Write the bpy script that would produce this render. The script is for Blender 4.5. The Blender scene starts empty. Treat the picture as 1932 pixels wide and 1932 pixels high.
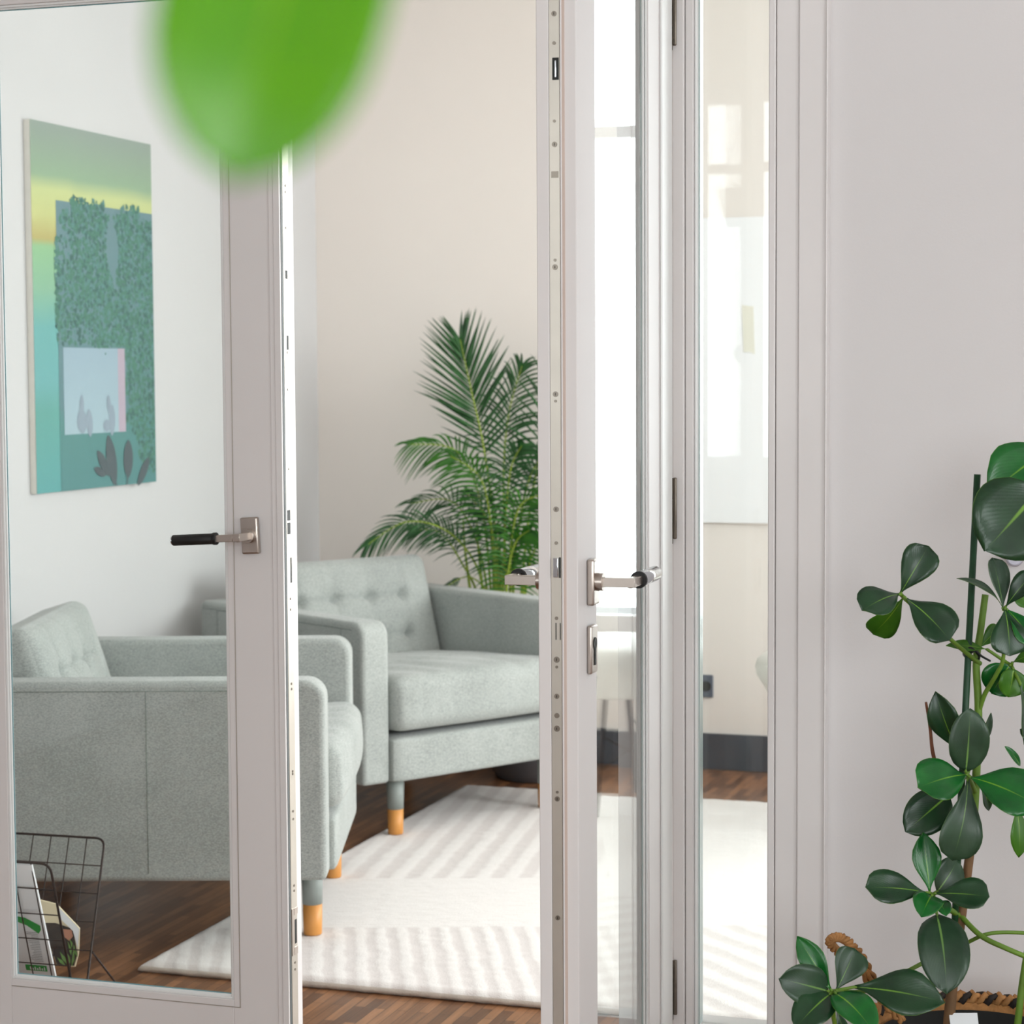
import bpy, bmesh, math, random
from mathutils import Vector, Matrix, Euler
random.seed(7)
SC = bpy.context.scene
COL = SC.collection
PI = math.pi
R = math.radians

# ------------------------------------------------------------------ camera
F = 4000.0                      # focal length in pixels of the 1932 px frame
EYE = 1.33
YAW, PITCH, ROLL = R(18.26), math.atan((966 - 708) / F), R(-0.32)
cam_d = bpy.data.cameras.new('camera')
cam = bpy.data.objects.new('camera', cam_d)
COL.objects.link(cam)
cam_d.sensor_width = 36.0
cam_d.lens = F / 1932 * 36.0
cam_d.clip_start = 0.05
cam_d.clip_end = 100
MYAW = Matrix.Rotation(YAW, 3, 'Z')
MTILT = Matrix.Rotation(PI / 2 - PITCH, 3, 'X') @ Matrix.Rotation(ROLL, 3, 'Z')
cam.matrix_world = Matrix.Translation((0, 0, EYE)) @ (MYAW @ MTILT).to_4x4()
cam_d.dof.use_dof = True
cam_d.dof.focus_distance = 3.3
cam_d.dof.aperture_fstop = 9.5
SC.camera = cam

# ------------------------------------------------------------------ world, daylight, exposure
W = bpy.data.worlds.new('overcast_sky')
SC.world = W
W.use_nodes = True
bg = W.node_tree.nodes['Background']
bg.inputs[0].default_value = (0.93, 0.97, 1.0, 1)
bg.inputs[1].default_value = 2.2
SC.view_settings.view_transform = 'Standard'
SC.view_settings.look = 'None'
SC.view_settings.gamma = 1.0
SC.view_settings.use_curve_mapping = False
SC.view_settings.exposure = 0.08
try:
    SC.cycles.caustics_reflective = False
    SC.cycles.caustics_refractive = False
    SC.cycles.max_bounces = 10
    SC.cycles.diffuse_bounces = 5
    SC.cycles.transparent_max_bounces = 24
    SC.cycles.sample_clamp_indirect = 6
except Exception:
    pass

def area(name, loc, rot, sx, sy, power, color):
    l = bpy.data.lights.new(name, 'AREA')
    l.shape = 'RECTANGLE'; l.size = sx; l.size_y = sy
    l.energy = power; l.color = color
    o = bpy.data.objects.new(name, l)
    o.location = loc; o.rotation_euler = rot
    COL.objects.link(o)
    return o
# daylight standing outside each window of the two rooms, the second lobby one added
area('daylight_right_window', (3.5, 5.25, 2.35), (0, R(70), 0), 2.4, 3.2, 360, (0.98, 0.985, 1.0))
area('daylight_back_window', (0.45, 7.35, 1.65), (R(-90), 0, 0), 1.9, 2.3, 120, (0.95, 0.98, 1.0))
area('daylight_lobby_window', (-1.3, -3.3, 1.75), (R(90), 0, 0), 3.0, 2.6, 75, (0.97, 0.98, 1.0))
area('added_lobby_light', (1.5, -3.0, 1.75), (R(90), 0, 0), 2.2, 1.9, 95, (0.97, 0.98, 1.0))  # lamp added behind the camera to brighten the doors and partition
area('daylight_lobby_side', (3.4, 0.6, 1.75), (0, R(90), 0), 1.9, 2.2, 75, (0.97, 0.98, 1.0))

# ------------------------------------------------------------------ helpers
def cw(X, Y, z=0.0):
    """camera-yaw frame (X right, Y forward) -> room frame"""
    return Vector((X * math.cos(YAW) - Y * math.sin(YAW), X * math.sin(YAW) + Y * math.cos(YAW), z))
def ray(x, y):
    d = MTILT @ Vector(((x - 966) / F, -(y - 966) / F, -1))
    return d / d.y
def at(x, y, Y):
    """room point seen at pixel x,y standing Y metres ahead"""
    d = ray(x, y) * Y
    v = MYAW @ d
    return Vector((v.x, v.y, v.z + EYE))
def on_floor(x, y, z=0.0):
    d = ray(x, y)
    return at(x, y, (z - EYE) / d.z)
def on_u(x, y, u):
    d = MYAW @ ray(x, y); t = u / d.x
    return Vector((u, d.y * t, EYE + d.z * t))
def on_v(x, y, v):
    d = MYAW @ ray(x, y); t = v / d.y
    return Vector((d.x * t, v, EYE + d.z * t))

def lin(c):
    return tuple(((v / 255) / 12.92 if v / 255 <= .04045 else ((v / 255 + .055) / 1.055) ** 2.4) for v in c)

class NT:
    def __init__(s, name):
        s.m = bpy.data.materials.new(name); s.m.use_nodes = True
        s.t = s.m.node_tree; s.b = s.t.nodes['Principled BSDF']
        s.out = s.t.nodes['Material Output']
    def n(s, typ, **kw):
        nd = s.t.nodes.new(typ)
        for k, v in kw.items():
            if k.startswith('i_'):
                key = k[2:]; key = int(key) if key.isdigit() else key.replace('_', ' ')
                nd.inputs[key].default_value = v
            else: setattr(nd, k, v)
        return nd
    def l(s, a, b): s.t.links.new(a, b)
    def ramp(s, stops, src=None):
        r = s.n('ShaderNodeValToRGB'); e = r.color_ramp.elements
        while len(e) < len(stops): e.new(0.5)
        for k, (p, c) in enumerate(stops):
            e[k].position = p; e[k].color = (*c, 1)
        if src is not None: s.l(src, r.inputs[0])
        return r
    def math(s, op, a, b=None, c=None):
        m = s.n('ShaderNodeMath', operation=op)
        for k, v in enumerate((a, b, c)):
            if v is None: continue
            if isinstance(v, (int, float)): m.inputs[k].default_value = v
            else: s.l(v, m.inputs[k])
        return m.outputs[0]
    def bump(s, h, strength=.3, dist=.002):
        b = s.n('ShaderNodeBump'); b.inputs['Strength'].default_value = strength
        b.inputs['Distance'].default_value = dist
        s.l(h, b.inputs['Height']); s.l(b.outputs[0], s.b.inputs['Normal'])

def mat(name, rgb, rough=.5, metal=0, var=.03, scale=8, bump=0, bdist=.001, bscale=None, spec=None, coat=0, trans=0):
    k = NT(name); c = lin(rgb)
    tc = k.n('ShaderNodeTexCoord')
    nz = k.n('ShaderNodeTexNoise', i_Scale=scale, i_Detail=4)
    k.l(tc.outputs['Object'], nz.inputs['Vector'])
    r = k.ramp([(.3, tuple(max(0, v * (1 - var)) for v in c)), (.7, tuple(min(1, v * (1 + var)) for v in c))], nz.outputs[0])
    k.l(r.outputs[0], k.b.inputs['Base Color'])
    k.b.inputs['Roughness'].default_value = rough
    k.b.inputs['Metallic'].default_value = metal
    if spec is not None: k.b.inputs['Specular IOR Level'].default_value = spec
    if coat: k.b.inputs['Coat Weight'].default_value = coat
    if trans:
        k.b.inputs['Subsurface Weight'].default_value = 0
    if bump:
        n2 = k.n('ShaderNodeTexNoise', i_Scale=bscale or scale * 10, i_Detail=3)
        k.l(tc.outputs['Object'], n2.inputs['Vector'])
        k.bump(n2.outputs[0], bump, bdist)
    return k.m

M = {}
M['wall_white'] = mat('wall_white_paint', (232, 231, 229), .85, var=.01, scale=3, bump=.15, bdist=.0006, bscale=220)
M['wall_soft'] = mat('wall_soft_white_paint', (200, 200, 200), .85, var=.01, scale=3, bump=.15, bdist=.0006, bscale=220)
M['wall_warm'] = mat('wall_warm_paint', (236, 229, 222), .85, var=.012, scale=2, bump=.15, bdist=.0006, bscale=220)
M['wall_lobby'] = mat('wall_lobby_paint', (219, 216, 216), .85, var=.015, scale=2, bump=.2, bdist=.0006, bscale=260)
M['ceiling'] = mat('ceiling_paint', (238, 237, 234), .9, var=.01)
M['door'] = mat('white_lacquered_timber', (224, 220, 219), .55, var=.012, scale=5, bump=.12, bdist=.0004, bscale=90)
M['bead'] = mat('white_glazing_bead', (234, 235, 234), .3, var=.01)
M['seal'] = mat('grey_rubber_seal', (92, 98, 98), .6, var=.05)
M['teal_edge'] = mat('teal_glass_edge', (120, 160, 166), .2, var=.02)
M['seal_light'] = mat('pale_rubber_seal', (205, 186, 176), .6, var=.03)
M['steel'] = mat('satin_nickel', (190, 180, 172), .3, 1, var=.04, scale=30)
M['strip'] = mat('brushed_lock_strip', (196, 190, 180), .38, .75, var=.05, scale=14)
M['chrome'] = mat('polished_chrome', (205, 207, 212), .12, 1, var=.01)
M['dark'] = mat('dark_recess', (22, 24, 22), .6, var=.1)
M['black_grip'] = mat('black_leather_grip', (14, 14, 15), .55, var=.2, scale=80, bump=.3, bdist=.0005, bscale=700)
M['screw'] = mat('screw_steel', (140, 132, 122), .35, 1, var=.05)
M['hinge'] = mat('aged_hinge_metal', (128, 120, 110), .42, .9, var=.12, scale=60)
M['canvas'] = mat('canvas_edge', (236, 233, 224), .8, var=.03, scale=40)
M['wire'] = mat('dark_bronze_wire', (46, 38, 36), .45, .6, var=.1, scale=50)
M['oak'] = mat('oiled_oak_foot', (205, 142, 72), .45, var=.07, scale=18)
M['basebd'] = mat('dark_baseboard', (62, 68, 76), .5, var=.08)
M['socket'] = mat('dark_socket_plastic', (84, 92, 104), .4, var=.03)
M['board'] = mat('whiteboard_enamel', (246, 247, 248), .18, var=.005)
M['tape'] = mat('masking_tape', (232, 230, 216), .7, var=.03)
M['shell'] = mat('white_shell_plastic', (240, 238, 230), .35, var=.01)
M['pot_grey'] = mat('grey_planter', (112, 114, 120), .5, var=.06)
M['soil'] = mat('potting_soil', (38, 32, 27), .95, var=.35, scale=60, bump=.8, bdist=.006, bscale=90)
M['basket'] = mat('woven_seagrass', (168, 118, 68), .75, var=.25, scale=60, bump=.6, bdist=.002, bscale=200)
M['basket_dark'] = mat('dark_woven_strand', (38, 30, 26), .75, var=.2, scale=60)
M['paper'] = mat('white_paper', (226, 228, 230), .6, var=.01)
M['paper_beige'] = mat('beige_paper', (214, 200, 168), .65, var=.03)
M['ink_green'] = mat('green_ink', (28, 150, 62), .5, var=.03)
M['ink_leaf'] = mat('printed_leaf_green', (104, 146, 74), .5, var=.25, scale=60)
M['ink_dark'] = mat('printed_dark_brown', (42, 34, 28), .5, var=.3, scale=50)
M['ink_pink'] = mat('printed_terracotta', (176, 122, 98), .5, var=.1, scale=50)
M['ink_grey'] = mat('grey_print', (120, 128, 132), .6, var=.05)
M['lilac'] = mat('pale_lilac_plastic', (204, 204, 220), .4, var=.01)
M['stake'] = mat('dark_green_stake', (16, 62, 34), .5, var=.15, scale=60, bump=.3, bdist=.001, bscale=300)
M['stem'] = mat('green_woody_stem', (98, 132, 40), .55, var=.2, scale=22, bump=.3, bdist=.001, bscale=120)
M['stem_brown'] = mat('brown_woody_stem', (112, 82, 52), .7, var=.25, scale=30, bump=.5, bdist=.001, bscale=140)
M['twig'] = mat('dry_brown_twig', (104, 60, 36), .7, var=.25, scale=60)
M['palm_stem'] = mat('palm_cane', (136, 158, 48), .5, var=.15, scale=20)
M['tie'] = mat('black_plastic_tie', (24, 30, 30), .45, var=.1)

def leaf_mat(name, dark, light, rib, rough=.32, trans=.15, rim=None):
    k = NT(name)
    uv = k.n('ShaderNodeUVMap')
    sep = k.n('ShaderNodeSeparateXYZ'); k.l(uv.outputs[0], sep.inputs[0])
    tc = k.n('ShaderNodeTexCoord')
    nz = k.n('ShaderNodeTexNoise', i_Scale=26, i_Detail=4); k.l(tc.outputs['Object'], nz.inputs['Vector'])
    base = k.ramp([(.3, lin(dark)), (.72, lin(light))], nz.outputs[0])
    a = k.math('ABSOLUTE', k.math('SUBTRACT', sep.outputs[0], .5))
    wdt = k.math('MULTIPLY', k.math('SUBTRACT', 1.05, sep.outputs[1]), .04)
    mask = k.math('SMOOTH_MIN', k.math('MULTIPLY', k.math('MAXIMUM', k.math('SUBTRACT', wdt, a), 0), 60), 1.0, .1)
    mask = k.math('MULTIPLY', mask, k.math('SUBTRACT', 1.0, k.math('MULTIPLY', sep.outputs[1], .75)))
    mix = k.n('ShaderNodeMixRGB'); k.l(mask, mix.inputs[0]); k.l(base.outputs[0], mix.inputs[1])
    mix.inputs[2].default_value = (*lin(rib), 1)
    # pale margin
    edge = k.math('MULTIPLY', k.math('MAXIMUM', k.math('SUBTRACT', a, .488), 0), 30)
    mx2 = k.n('ShaderNodeMixRGB'); k.l(edge, mx2.inputs[0]); k.l(mix.outputs[0], mx2.inputs[1])
    mx2.inputs[2].default_value = (*lin(rim or rib), 1)
    k.l(mx2.outputs[0], k.b.inputs['Base Color'])
    k.b.inputs['Roughness'].default_value = rough
    # side veins as bump
    wv = k.math('SINE', k.math('MULTIPLY', k.math('ADD', sep.outputs[1], k.math('MULTIPLY', a, -1.1)), 95))
    k.bump(wv, .05, .0004)
    tr = k.n('ShaderNodeBsdfTranslucent'); k.l(mx2.outputs[0], tr.inputs[0])
    ms = k.n('ShaderNodeMixShader'); ms.inputs[0].default_value = trans
    k.l(k.b.outputs[0], ms.inputs[1]); k.l(tr.outputs[0], ms.inputs[2]); k.l(ms.outputs[0], k.out.inputs[0])
    return k.m
M['leaf_dark'] = leaf_mat('dark_glossy_leaf', (17, 50, 26), (31, 70, 38), (126, 176, 60), .3, .08)
M['leaf_grey'] = leaf_mat('dusty_green_leaf', (32, 58, 38), (52, 80, 56), (122, 164, 84), .38, .08)
M['leaf_mid'] = leaf_mat('fresh_green_leaf', (16, 88, 34), (26, 116, 42), (134, 190, 54), .26, .15)
M['leaf_bright'] = leaf_mat('young_green_leaf', (44, 100, 14), (78, 134, 28), (150, 190, 60), .4, .25)
M['leaf_front'] = leaf_mat('bright_translucent_leaf', (70, 150, 4), (112, 180, 12), (170, 205, 40), .25, .38)
M['palm_leaf'] = leaf_mat('palm_leaflet', (18, 62, 24), (42, 98, 42), (60, 116, 44), .4, .15)
M['palm_bright'] = leaf_mat('palm_leaflet_bright', (22, 84, 10), (58, 128, 20), (90, 150, 40), .4, .2)

def glass_mat(name, tint=(.97, .985, .98), refl=1.0):
    k = NT(name)
    lw = k.n('ShaderNodeLayerWeight'); lw.inputs[0].default_value = .5
    f5 = k.math('POWER', lw.outputs['Facing'], 5.0)
    fr = k.math('MULTIPLY', k.math('ADD', k.math('MULTIPLY', f5, .96), .04), refl)
    tr = k.n('ShaderNodeBsdfTransparent'); tr.inputs[0].default_value = (*tint, 1)
    gl = k.n('ShaderNodeBsdfGlossy'); gl.inputs['Roughness'].default_value = .0
    ms = k.n('ShaderNodeMixShader'); k.l(fr, ms.inputs[0]); k.l(tr.outputs[0], ms.inputs[1]); k.l(gl.outputs[0], ms.inputs[2])
    k.l(ms.outputs[0], k.out.inputs[0])
    return k.m
M['glass'] = glass_mat('clear_door_glass')
M['glass_edge'] = mat('pale_glass_seal', (178, 192, 190), .15, var=.02)

def fabric(name, c1, c2):
    k = NT(name)
    tc = k.n('ShaderNodeTexCoord')
    mp = k.n('ShaderNodeMapping'); mp.inputs['Scale'].default_value = (1, 1, 2.2); k.l(tc.outputs['Object'], mp.inputs[0])
    n1 = k.n('ShaderNodeTexNoise', i_Scale=210, i_Detail=3, i_Roughness=.7); k.l(mp.outputs[0], n1.inputs['Vector'])
    n2 = k.n('ShaderNodeTexNoise', i_Scale=6, i_Detail=2); k.l(tc.outputs['Object'], n2.inputs['Vector'])
    ad = k.math('ADD', k.math('MULTIPLY', n1.outputs[0], .8), k.math('MULTIPLY', n2.outputs[0], .2))
    r = k.ramp([(.38, lin(c1)), (.62, lin(c2))], ad)
    k.l(r.outputs[0], k.b.inputs['Base Color'])
    k.b.inputs['Roughness'].default_value = .9
    k.b.inputs['Specular IOR Level'].default_value = .2
    k.b.inputs['Sheen Weight'].default_value = .25
    k.b.inputs['Sheen Roughness'].default_value = .5
    k.bump(n1.outputs[0], .35, .0015)
    return k.m
M['fabric'] = fabric('sage_grey_upholstery', (139, 145, 141), (179, 184, 180))
M['fabric_seam'] = fabric('sage_seam', (104, 114, 108), (130, 140, 132))
M['leg_grey'] = mat('grey_green_leg_paint', (142, 150, 146), .5, var=.03)

def floor_mat():
    k = NT('walnut_strip_parquet')
    tc = k.n('ShaderNodeTexCoord')
    mp = k.n('ShaderNodeMapping'); mp.inputs['Rotation'].default_value = (0, 0, R(90)); k.l(tc.outputs['Object'], mp.inputs[0])
    br = k.n('ShaderNodeTexBrick', i_Scale=1.0); k.l(mp.outputs[0], br.inputs['Vector'])
    br.inputs['Color1'].default_value = (*lin((104, 70, 48)), 1); br.inputs['Color2'].default_value = (*lin((164, 116, 80)), 1)
    br.inputs['Mortar'].default_value = (*lin((46, 28, 18)), 1)
    br.inputs['Brick Width'].default_value = .17; br.inputs['Row Height'].default_value = .024
    br.inputs['Mortar Size'].default_value = .0006; br.inputs['Bias'].default_value = 0.0
    br.offset = .37
    mp2 = k.n('ShaderNodeMapping'); mp2.inputs['Scale'].default_value = (60, 4, 1); k.l(tc.outputs['Object'], mp2.inputs[0])
    nz = k.n('ShaderNodeTexNoise', i_Scale=2.0, i_Detail=5); k.l(mp2.outputs[0], nz.inputs['Vector'])
    g = k.ramp([(.3, (.6, .58, .56)), (.7, (1.1, 1.08, 1.05))], nz.outputs[0])
    mx = k.n('ShaderNodeMixRGB', blend_type='MULTIPLY'); mx.inputs[0].default_value = .8
    k.l(br.outputs[0], mx.inputs[1]); k.l(g.outputs[0], mx.inputs[2]); k.l(mx.outputs[0], k.b.inputs['Base Color'])
    k.b.inputs['Roughness'].default_value = .32
    k.bump(nz.outputs[0], .12, .0005)
    return k.m
M['floor'] = floor_mat()

def rug_mat():
    k = NT('ivory_striped_wool')
    tc = k.n('ShaderNodeTexCoord')
    nzw = k.n('ShaderNodeTexNoise', i_Scale=14, i_Detail=3); k.l(tc.outputs['Object'], nzw.inputs['Vector'])
    sp = k.n('ShaderNodeSeparateXYZ'); k.l(tc.outputs['Object'], sp.inputs[0])
    wob = k.math('MULTIPLY', k.math('SUBTRACT', nzw.outputs[0], .5), .022)
    def stripes(ang, period, soft=3.0):
        # bands perpendicular to direction ang (direction of the stripes measured from +v towards -u)
        x = k.math('ADD', k.math('ADD', k.math('MULTIPLY', sp.outputs[0], math.cos(ang)), k.math('MULTIPLY', sp.outputs[1], math.sin(ang))), wob)
        s = k.math('SINE', k.math('MULTIPLY', x, 2 * PI / period))
        return k.math('MULTIPLY_ADD', s, .5, .5)
    near = stripes(R(23.5), .050)
    mid = stripes(R(90 + 18), .018)
    far = stripes(R(8), .074)
    # forward distance in the zone frame
    Yc = k.math('ADD', k.math('MULTIPLY', sp.outputs[0], -math.sin(YAW)), k.math('MULTIPLY', sp.outputs[1], math.cos(YAW)))
    isright = k.math('GREATER_THAN', k.math('ADD', k.math('MULTIPLY', sp.outputs[0], math.cos(YAW)), k.math('MULTIPLY', sp.outputs[1], math.sin(YAW))), .25)
    near2 = stripes(R(48), .078)
    isfar = k.math('GREATER_THAN', Yc, 5.46)
    isnear = k.math('LESS_THAN', Yc, 4.97)
    m1 = k.n('ShaderNodeMixRGB'); k.l(isfar, m1.inputs[0]); k.l(k.math('MULTIPLY', mid, .35), m1.inputs[1]); k.l(k.math('MULTIPLY', far, k.math('SUBTRACT', 1.0, k.math('MULTIPLY', isright, .8))), m1.inputs[2])
    m2 = k.n('ShaderNodeMixRGB'); k.l(isnear, m2.inputs[0]); k.l(m1.outputs[0], m2.inputs[1]); nr = k.n('ShaderNodeMixRGB'); k.l(isright, nr.inputs[0]); k.l(near, nr.inputs[1]); k.l(near2, nr.inputs[2]); k.l(nr.outputs[0], m2.inputs[2])
    r = k.ramp([(.25, lin((232, 227, 223))), (.75, lin((214, 206, 202)))], m2.outputs[0])
    nf = k.n('ShaderNodeTexNoise', i_Scale=320, i_Detail=3); k.l(tc.outputs['Object'], nf.inputs['Vector'])
    g = k.ramp([(.3, (.82, .81, .8)), (.7, (1, 1, 1))], nf.outputs[0])
    mx = k.n('ShaderNodeMixRGB', blend_type='MULTIPLY'); mx.inputs[0].default_value = .55
    sd = k.n('ShaderNodeMixRGB'); k.l(k.math('MULTIPLY', k.math('LESS_THAN', sp.outputs[2], .0145), .8), sd.inputs[0]); k.l(r.outputs[0], sd.inputs[1]); sd.inputs[2].default_value = (*lin((196, 184, 170)), 1)
    k.l(sd.outputs[0], mx.inputs[1]); k.l(g.outputs[0], mx.inputs[2]); k.l(mx.outputs[0], k.b.inputs['Base Color'])
    k.b.inputs['Roughness'].default_value = .95
    k.b.inputs['Sheen Weight'].default_value = .3
    h = k.math('ADD', k.math('MULTIPLY', m2.outputs[0], -.5), k.math('MULTIPLY', nf.outputs[0], .5))
    k.bump(h, .6, .004)
    return k.m
M['rug'] = rug_mat()

def print_mat(name, stops, var=.12, scale=7):
    """vertical colour bands printed on the canvas, v of the uv map"""
    k = NT(name); uv = k.n('ShaderNodeUVMap')
    sep = k.n('ShaderNodeSeparateXYZ'); k.l(uv.outputs[0], sep.inputs[0])
    nz = k.n('ShaderNodeTexNoise', i_Scale=scale, i_Detail=4); k.l(uv.outputs[0], nz.inputs['Vector'])
    v = k.math('ADD', sep.outputs[1], k.math('MULTIPLY', k.math('SUBTRACT', nz.outputs[0], .5), var))
    r = k.ramp([(p, lin(c)) for p, c in stops], v)
    k.l(r.outputs[0], k.b.inputs['Base Color']); k.b.inputs['Roughness'].default_value = .7
    return k.m

# ---------------- mesh helpers
class MB:
    def __init__(s): s.bm = bmesh.new(); s.uv = s.bm.loops.layers.uv.new('UVMap')
    def box(s, lo, hi, mtx=None):
        lo = Vector(lo); hi = Vector(hi)
        vs = [s.bm.verts.new((x, y, z)) for x in (lo.x, hi.x) for y in (lo.y, hi.y) for z in (lo.z, hi.z)]
        for f in ((0, 1, 3, 2), (4, 6, 7, 5), (0, 4, 5, 1), (2, 3, 7, 6), (0, 2, 6, 4), (1, 5, 7, 3)):
            s.bm.faces.new([vs[i] for i in f])
        if mtx is not None:
            for v in vs: v.co = mtx @ v.co
        return vs
    def tube(s, pts, rad, seg=10, caps=True, closed=False):
        pts = [Vector(p) for p in pts]; n = len(pts)
        rad = rad if isinstance(rad, (list, tuple)) else [rad] * n
        rings = []; up = None
        for i, p in enumerate(pts):
            if closed: t = pts[(i + 1) % n] - pts[i - 1]
            else: t = pts[min(i + 1, n - 1)] - pts[max(i - 1, 0)]
            t.normalize()
            if up is None:
                up = Vector((0, 0, 1)) if abs(t.z) < .9 else Vector((1, 0, 0))
            a = t.cross(up).normalized(); up = a.cross(t).normalized()
            rings.append([s.bm.verts.new(p + (a * math.cos(2 * PI * k / seg) + up * math.sin(2 * PI * k / seg)) * rad[i]) for k in range(seg)])
        m = n if closed else n - 1
        for i in range(m):
            r0, r1 = rings[i], rings[(i + 1) % n]
            for k in range(seg):
                f = s.bm.faces.new((r0[k], r0[(k + 1) % seg], r1[(k + 1) % seg], r1[k])); f.smooth = True
        if caps and not closed:
            s.bm.faces.new(list(reversed(rings[0]))); s.bm.faces.new(rings[-1])
    def lathe(s, prof, c=(0, 0, 0), seg=40, cap=True):
        c = Vector(c); rings = []
        for r, z in prof:
            rings.append([s.bm.verts.new(c + Vector((r * math.cos(2 * PI * k / seg), r * math.sin(2 * PI * k / seg), z))) for k in range(seg)])
        for i in range(len(rings) - 1):
            for k in range(seg):
                f = s.bm.faces.new((rings[i][k], rings[i][(k + 1) % seg], rings[i + 1][(k + 1) % seg], rings[i + 1][k])); f.smooth = True
        if cap:
            s.bm.faces.new(list(reversed(rings[0]))); s.bm.faces.new(rings[-1])
    def poly(s, pts, uvs=None):
        vs = [s.bm.verts.new(p) for p in pts]
        f = s.bm.faces.new(vs)
        if uvs:
            for lp, q in zip(f.loops, uvs): lp[s.uv].uv = q
        return f
    def prism(s, pts, off):
        off = Vector(off); a = [s.bm.verts.new(Vector(p)) for p in pts]; b = [s.bm.verts.new(Vector(p) + off) for p in pts]
        n = len(pts)
        s.bm.faces.new(a); s.bm.faces.new(list(reversed(b)))
        for i in range(n): s.bm.faces.new((a[i], b[i], b[(i + 1) % n], a[(i + 1) % n]))
    def rbox(s, c, size, r, n=14, fn=None):
        """rounded box with dense grid, fn displaces each point (given in box units -1..1 and metres)"""
        c = Vector(c); h = Vector(size) / 2; cache = {}
        def g(i): return -1 + 2 * i / n
        def vert(q):
            key = tuple(round(v, 5) for v in q)
            if key in cache: return cache[key]
            p = Vector((q[0] * h.x, q[1] * h.y, q[2] * h.z))
            inn = Vector([max(-(h[k] - r), min(h[k] - r, p[k])) for k in range(3)])
            d = p - inn
            if d.length > 1e-9: p = inn + d.normalized() * r
            if fn: p = fn(Vector(q), p)
            v = s.bm.verts.new(c + p); cache[key] = v
            return v
        # denser rows near the edges
        def m(i):
            t = g(i); return math.copysign(1 - (1 - abs(t)) ** 1.35, t)
        for ax in range(3):
            for sg in (-1, 1):
                for i in range(n):
                    for j in range(n):
                        qs = []
                        for (a, b) in ((i, j), (i + 1, j), (i + 1, j + 1), (i, j + 1)):
                            q = [0, 0, 0]; q[ax] = sg; q[(ax + 1) % 3] = m(a); q[(ax + 2) % 3] = m(b)
                            qs.append(vert(q))
                        if sg < 0: qs.reverse()
                        f = s.bm.faces.new(qs); f.smooth = True
    def out(s, name, m, parent=None, bevel=0, seg=2, smooth=False, loc=None, mtx=None, weld=False):
        if mtx is not None: bmesh.ops.transform(s.bm, matrix=mtx, verts=s.bm.verts)
        bmesh.ops.recalc_face_normals(s.bm, faces=s.bm.faces)
        me = bpy.data.meshes.new(name); s.bm.to_mesh(me); s.bm.free()
        if smooth:
            for p in me.polygons: p.use_smooth = True
        me.materials.append(m)
        o = bpy.data.objects.new(name, me); COL.objects.link(o)
        if parent is not None: o.parent = parent
        if loc is not None: o.location = loc
        if bevel:
            b = o.modifiers.new('bevel', 'BEVEL'); b.width = bevel; b.segments = seg
            b.limit_method = 'ANGLE'; b.angle_limit = R(35); b.harden_normals = False
            for p in me.polygons: p.use_smooth = True
            try:
                me.set_sharp_from_angle(angle=R(50))
            except Exception: pass
        return o

def thing(name, label, cat, loc=(0, 0, 0), rz=0.0, group=None, kind=None):
    o = bpy.data.objects.new(name, None); COL.objects.link(o)
    o.location = loc; o.rotation_euler = (0, 0, rz); o.empty_display_size = .05
    return tag(o, label, cat, group, kind)
def tag(o, label=None, cat=None, group=None, kind=None):
    if label: o['label'] = label
    if cat: o['category'] = cat
    if group: o['group'] = group
    if kind: o['kind'] = kind
    return o
def bez(p0, p1, p2, n):
    p0, p1, p2 = Vector(p0), Vector(p1), Vector(p2)
    return [p0 * (1 - t) ** 2 + p1 * 2 * t * (1 - t) + p2 * t * t for t in [i / n for i in range(n + 1)]]
def cat(pts, n=6):
    pts = [Vector(p) for p in pts]; out = []
    for i in range(len(pts) - 1):
        p0 = pts[max(i - 1, 0)]; p1 = pts[i]; p2 = pts[i + 1]; p3 = pts[min(i + 2, len(pts) - 1)]
        for k in range(n):
            t = k / n
            out.append(.5 * ((2 * p1) + (p2 - p0) * t + (2 * p0 - 5 * p1 + 4 * p2 - p3) * t * t + (3 * p1 - p0 - 3 * p2 + p3) * t ** 3))
    out.append(pts[-1]); return out

# ------------------------------------------------------------------ the setting
VF = 3.355            # front face of the glazed partition
UL = -3.013           # left wall of the sitting room
VB = 6.939            # back wall of the sitting room
CE = 3.0
def st(name, mb, m, label, cat='wall', **kw):
    return tag(mb.out(name, m, **kw), label, cat, kind='structure')

b = MB(); b.box((-4.2, -3.4, -.12), (3.4, 7.3, 0)); st('floor', b, M['floor'], 'walnut strip parquet floor running under the rug and chairs', 'floor')
b = MB(); b.box((-4.2, -3.4, CE), (3.4, 7.3, CE + .12)); st('ceiling', b, M['ceiling'], 'plain white ceiling above both rooms', 'ceiling')
b = MB(); b.box((UL - .2, VF + .16, 0), (UL, VB + .2, CE)); st('wall_left', b, M['wall_soft'], 'white wall carrying the canvas picture')
# back wall with one window opening
bw = (-.42, 1.5, .45, 2.7)
b = MB()
b.box((UL, VB, 0), (bw[0], VB + .2, CE)); b.box((bw[1], VB, 0), (2.9, VB + .2, CE))
b.box((bw[0], VB, 0), (bw[1], VB + .2, bw[2])); b.box((bw[0], VB, bw[3]), (bw[1], VB + .2, CE))
st('wall_back', b, M['wall_warm'], 'warm white back wall behind the palm')
# right wall of the sitting room, with a wide window
rw = (3.95, 6.55, .55, 2.75)
b = MB()
b.box((2.7, VF + .16, 0), (2.9, rw[0], CE)); b.box((2.7, rw[1], 0), (2.9, VB, CE))
b.box((2.7, rw[0], 0), (2.9, rw[1], rw[2])); b.box((2.7, rw[0], rw[3]), (2.9, rw[1], CE))
st('wall_right', b, M['wall_white'], 'white wall of the sitting room with the wide window')
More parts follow.
